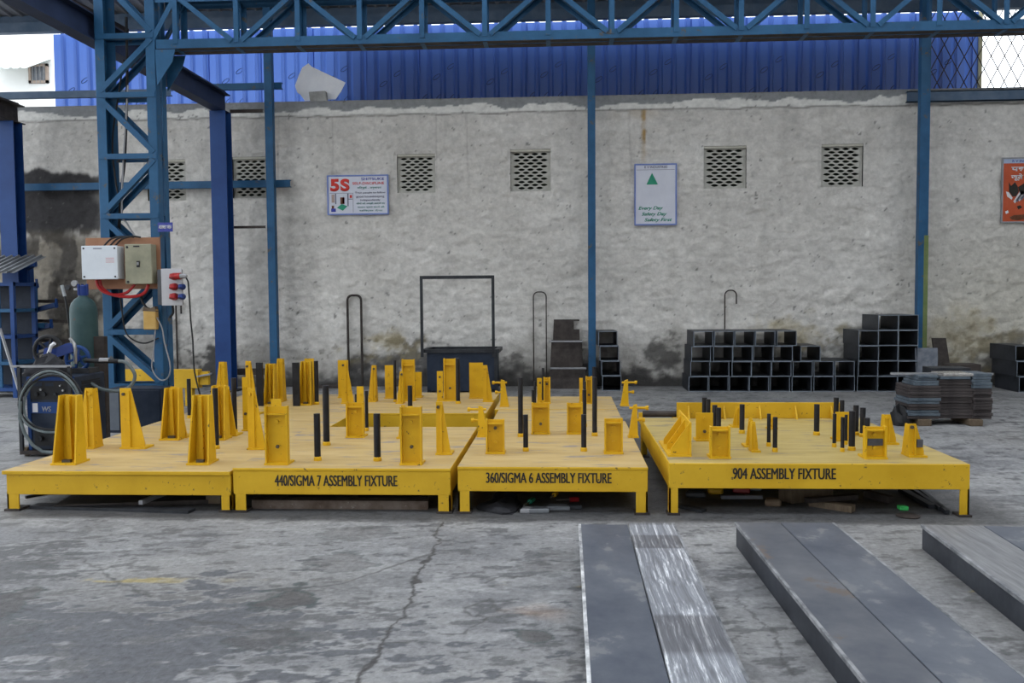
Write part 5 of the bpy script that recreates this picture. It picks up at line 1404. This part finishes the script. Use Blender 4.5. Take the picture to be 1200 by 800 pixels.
# ================================================================== FOREGROUND STEEL SECTIONS
BH = .143
EDGE = mat('scuffed_weld_edge', (.07, .075, .085), (.34, .34, .35), 9, .5, streak=(1, .6, 1))
EDGEW = mat('bright_scuffed_edge', (.14, .14, .15), (.75, .75, .75), 9, .5, streak=(1, .6, 1))
SIDE = mat('dark_section_web', (.022, .025, .033), (.055, .06, .072), 4, .45)
def beam(fl, fr, nl, name_label, split, mats, proud=(0, 0), edge=None):
    edge = edge or EDGE
    """box section lying on the floor; fl / fr far top corners (px), nl a near point on the left top edge"""
    A = onZ(*fl, BH); Bq = onZ(*fr, BH); Nn = onZ(*nl, BH)
    d = (Nn - A); d.z = 0; d.normalize()
    L_ = (A.y - 1.9) / -d.y if d.y < 0 else 4
    nrm = Vector((-d.y, d.x, 0));
    if nrm.x < 0: nrm = -nrm
    w = (Bq - A).dot(nrm)
    t = thing('steel_section', (A.x + w / 2, A.y - 1.5, 0), name_label, 'steel section', 'long steel sections in the foreground')
    def slab(u0, u1, z0, z1, m, nm, l0=0.0, bev=.002):
        p = [A + nrm * u0 + d * l0, A + nrm * u1 + d * l0, A + nrm * u1 + d * L_, A + nrm * u0 + d * L_]
        return MB().prism([(q.x, q.y, z0) for q in p], (0, 0, z1 - z0)).build(nm, m, t, bevel=bev)
    th = .012
    slab(.004, .016, 0, BH - th, SIDE, 'web'); slab(w - .016, w - .004, 0, BH - th, SIDE, 'web')
    slab(.024, w - .024, 0, .01, MILL, 'bottom_flange')
    s_ = split * w
    slab(0, s_ - .002, BH - th, BH + proud[0], mats[0], 'top_plate'); slab(s_ + .002, w, BH - th, BH + proud[1], mats[1], 'top_plate')
    # weld bead and bare edges
    slab(-.006, .009, BH - .016, BH + proud[0] + .0015, edge, 'weld_bead', bev=.0); slab(w - .007, w + .006, BH - .016, BH + proud[1] + .0015, EDGE, 'weld_bead', bev=.0)
    return t
beam((679, 614), (788, 612), (690, 800), 'long steel section with dark left plate and bright ground right plate', .515, (MILL, GROUND), (0, .012), EDGEW)
beam((862, 612), (976, 612), (1015, 800), 'long dark steel section in the middle of the right foreground', .46, (MILLB, MILL))
beam((1080, 614.5), (1205, 606), (1200, 703), 'steel section at the right edge with brushed plate', .50, (mat('brushed_plate', (.14, .14, .148), (.25, .25, .255), 3, .42, metal=.2, streak=(14, 1, 1)), MILL))

# ================================================================== CLUTTER UNDER THE TABLES
def flat(px0, py0, px1, py1, w, h, m, name, label, cat, lift=0.0):
    p, q = onZ(px0, py0), onZ(px1, py1)
    b = MB(); b.bar(p + Vector((0, 0, h / 2 + lift)), q + Vector((0, 0, h / 2 + lift)), w, h)
    return tag(b.build(name, m), label, cat)
flat(298, 594, 503, 595.5, .10, .062, mat('rusted_bar', (.07, .046, .033), (.14, .11, .09), 8, .8, chips=(.24, .22, .2), chip_amt=.62), 'rusty_bar', 'long rusty bar lying under the 440 table', 'bar', .001)
flat(40, 594, 225, 600, .10, .02, DARK, 'flat_bar', 'long dark flat bar under the leftmost table', 'bar', .001)
flat(75, 590, 250, 584, .35, .03, RUST, 'scrap_plate', 'wide rusty plate lying under the leftmost table', 'scrap', .001)
flat(165, 597, 195, 585, .03, .03, GREY, 'pipe_piece', 'short pipe lying under the leftmost table', 'pipe', .036)
flat(30, 584, 62, 578, .02, .02, RUB, 'rod_piece', 'thin black rod beside the left leg of the leftmost table', 'rod', .001)
flat(245, 588, 262, 588, .12, .10, WOOD, 'timber_block', 'timber block beside the right leg of the leftmost table', 'timber', .001)
flat(340, 588, 390, 583, .3, .03, DARK, 'scrap_plate', 'dark plate lying behind the rusty bar under the 440 table', 'scrap', .001)
flat(420, 590, 500, 586, .2, .05, RUST, 'scrap_plate', 'thick rusty plate at back right under the 440 table', 'scrap', .001)
blob(561, 612, 585, 606, onZ(580, 606).y + .28, .20, CLOTH, 'crumpled_sheet', 'crumpled dark cloth under the 360 table', 'cloth', 5, base=0)
blob(578, 605, 573, 600, onZ(590, 600).y + .45, .2, CLOTH, 'crumpled_sheet', 'second heap of dark cloth further under the 360 table', 'cloth', 9, base=0)
def tool(px0, py0, px1, py1, m, label):
    p, q = onZ(px0, py0), onZ(px1, py1); p.z = q.z = .02
    t = thing('screwdriver', (p.x, p.y, 0), label, 'tool')
    d = q - p
    MB().tube([p, p + d * .4], .018, 8).build('handle', m, t, smooth=True); MB().tube([p + d * .4, q], .006, 6).build('shaft', CHROME, t)
tool(678, 588, 652, 589, RED, 'red-handled screwdriver lying under the 360 table')
tool(625, 588, 614, 596, INK_G, 'green-handled tool lying under the 360 table')
tool(652, 581, 645, 586, YBR, 'yellow-handled tool lying under the 360 table')
for (px, py, w, lab) in ((618, 600, .05, 'small pale metal lump at left under the 360 table'), (632, 600, .07, 'flattened metal can under the 360 table'), (653, 597, .09, 'grey metal bracket scrap under the 360 table'), (672, 596, .06, 'dark metal offcut at right under the 360 table')):
    p = onZ(px, py)
    b = MB(); b.prism([(p.x - w, p.y - .04, 0), (p.x + w, p.y - .03, 0), (p.x + w * .8, p.y + .05, 0), (p.x - w * .6, p.y + .06, 0)], (0, 0, .03)); tag(b.build('metal_scrap', GREY if px < 625 else DARK if px > 660 else GALV, bevel=.006), lab, 'scrap')
flat(845, 587, 893, 587, .05, .025, GALV, 'flat_bar', 'pale flat bar lying at left under the 904 table', 'bar', .02)
flat(920, 588, 968, 582, .14, .16, WOOD, 'timber_block', 'thick timber block under the 904 table', 'timber', .001)
flat(950, 592, 1000, 600, .07, .045, WOOD, 'timber_plank', 'timber plank in front of the block under the 904 table', 'timber', .001)
flat(945, 597, 1003, 592, .05, .03, RUST, 'flat_bar', 'rusty bar crossing the plank under the 904 table', 'bar', .05)
for k, (a_, lab) in enumerate((((1056, 576, 1092, 596), 'first'), ((1066, 574, 1103, 599), 'second'), ((1074, 573, 1110, 603), 'third'))):
    flat(*a_, .05 if k == 0 else .03, .03, DARK, 'angle_bar', f'{lab} dark bar from left in the bundle beside the right leg of the 904 table', 'bar', .001)
flat(1015, 582, 1045, 590, .05, .05, RUST, 'angle_bar', 'dark rusty bar in the middle under the 904 table', 'bar', .001)
flat(785, 592, 825, 600, .06, .02, DARK, 'flat_bar', 'dark flat bar by the left leg of the 904 table', 'bar', .001)
p = onZ(1058, 597); tag(MB().prism([(p.x - .03, p.y - .03, 0), (p.x + .03, p.y - .03, 0), (p.x + .025, p.y + .02, 0), (p.x - .03, p.y + .03, 0)], (0, 0, .03)).build('green_cap', mat('bright_green_plastic', (.05, .45, .10), (.06, .5, .13), 5, .5), bevel=.005), 'small bright green plastic cap under the 904 table', 'cap')
p = onZ(1064, 605); tag(MB().lathe([(.075, 0), (.078, .008), (.06, .014)], (p.x, p.y, 0), 18).build('round_disc', RUST), 'flat round disc lying in front of the 904 table', 'disc')
for (px, py, w, m, lab) in ((838, 578, .06, YBR, 'yellow scrap piece under the 904 table'), (868, 577, .07, RED, 'reddish scrap piece under the 904 table'), (880, 574, .08, GALV, 'crumpled bright foil scrap under the 904 table'), (905, 592, .06, mat('tan_paper', (.15, .10, .065), (.22, .16, .11), 8, .8), 'crumpled tan paper under the 904 table'), (815, 582, .08, DARK, 'dark scrap lump at left under the 904 table')):
    p = onZ(px, py)
    b = MB(); b.prism([(p.x - w, p.y - .03, 0), (p.x + w * .9, p.y - .05, 0), (p.x + w, p.y + .04, 0), (p.x - w * .5, p.y + .07, 0)], (0, .01, .045)); tag(b.build('metal_scrap', m, bevel=.012), lab, 'scrap')
for (px, py, L_, lab) in ((440, 636, .05, 'tiny white paper scrap on the floor before the 440 table'), (267, 780, .10, 'thin white wire on the floor at lower left')):
    p = onZ(px, py); tag(MB().box(p.x - L_ / 2, p.x + L_ / 2, p.y - .004, p.y + .005, 0, .003).build('paper_scrap', GREY), lab, 'scrap')
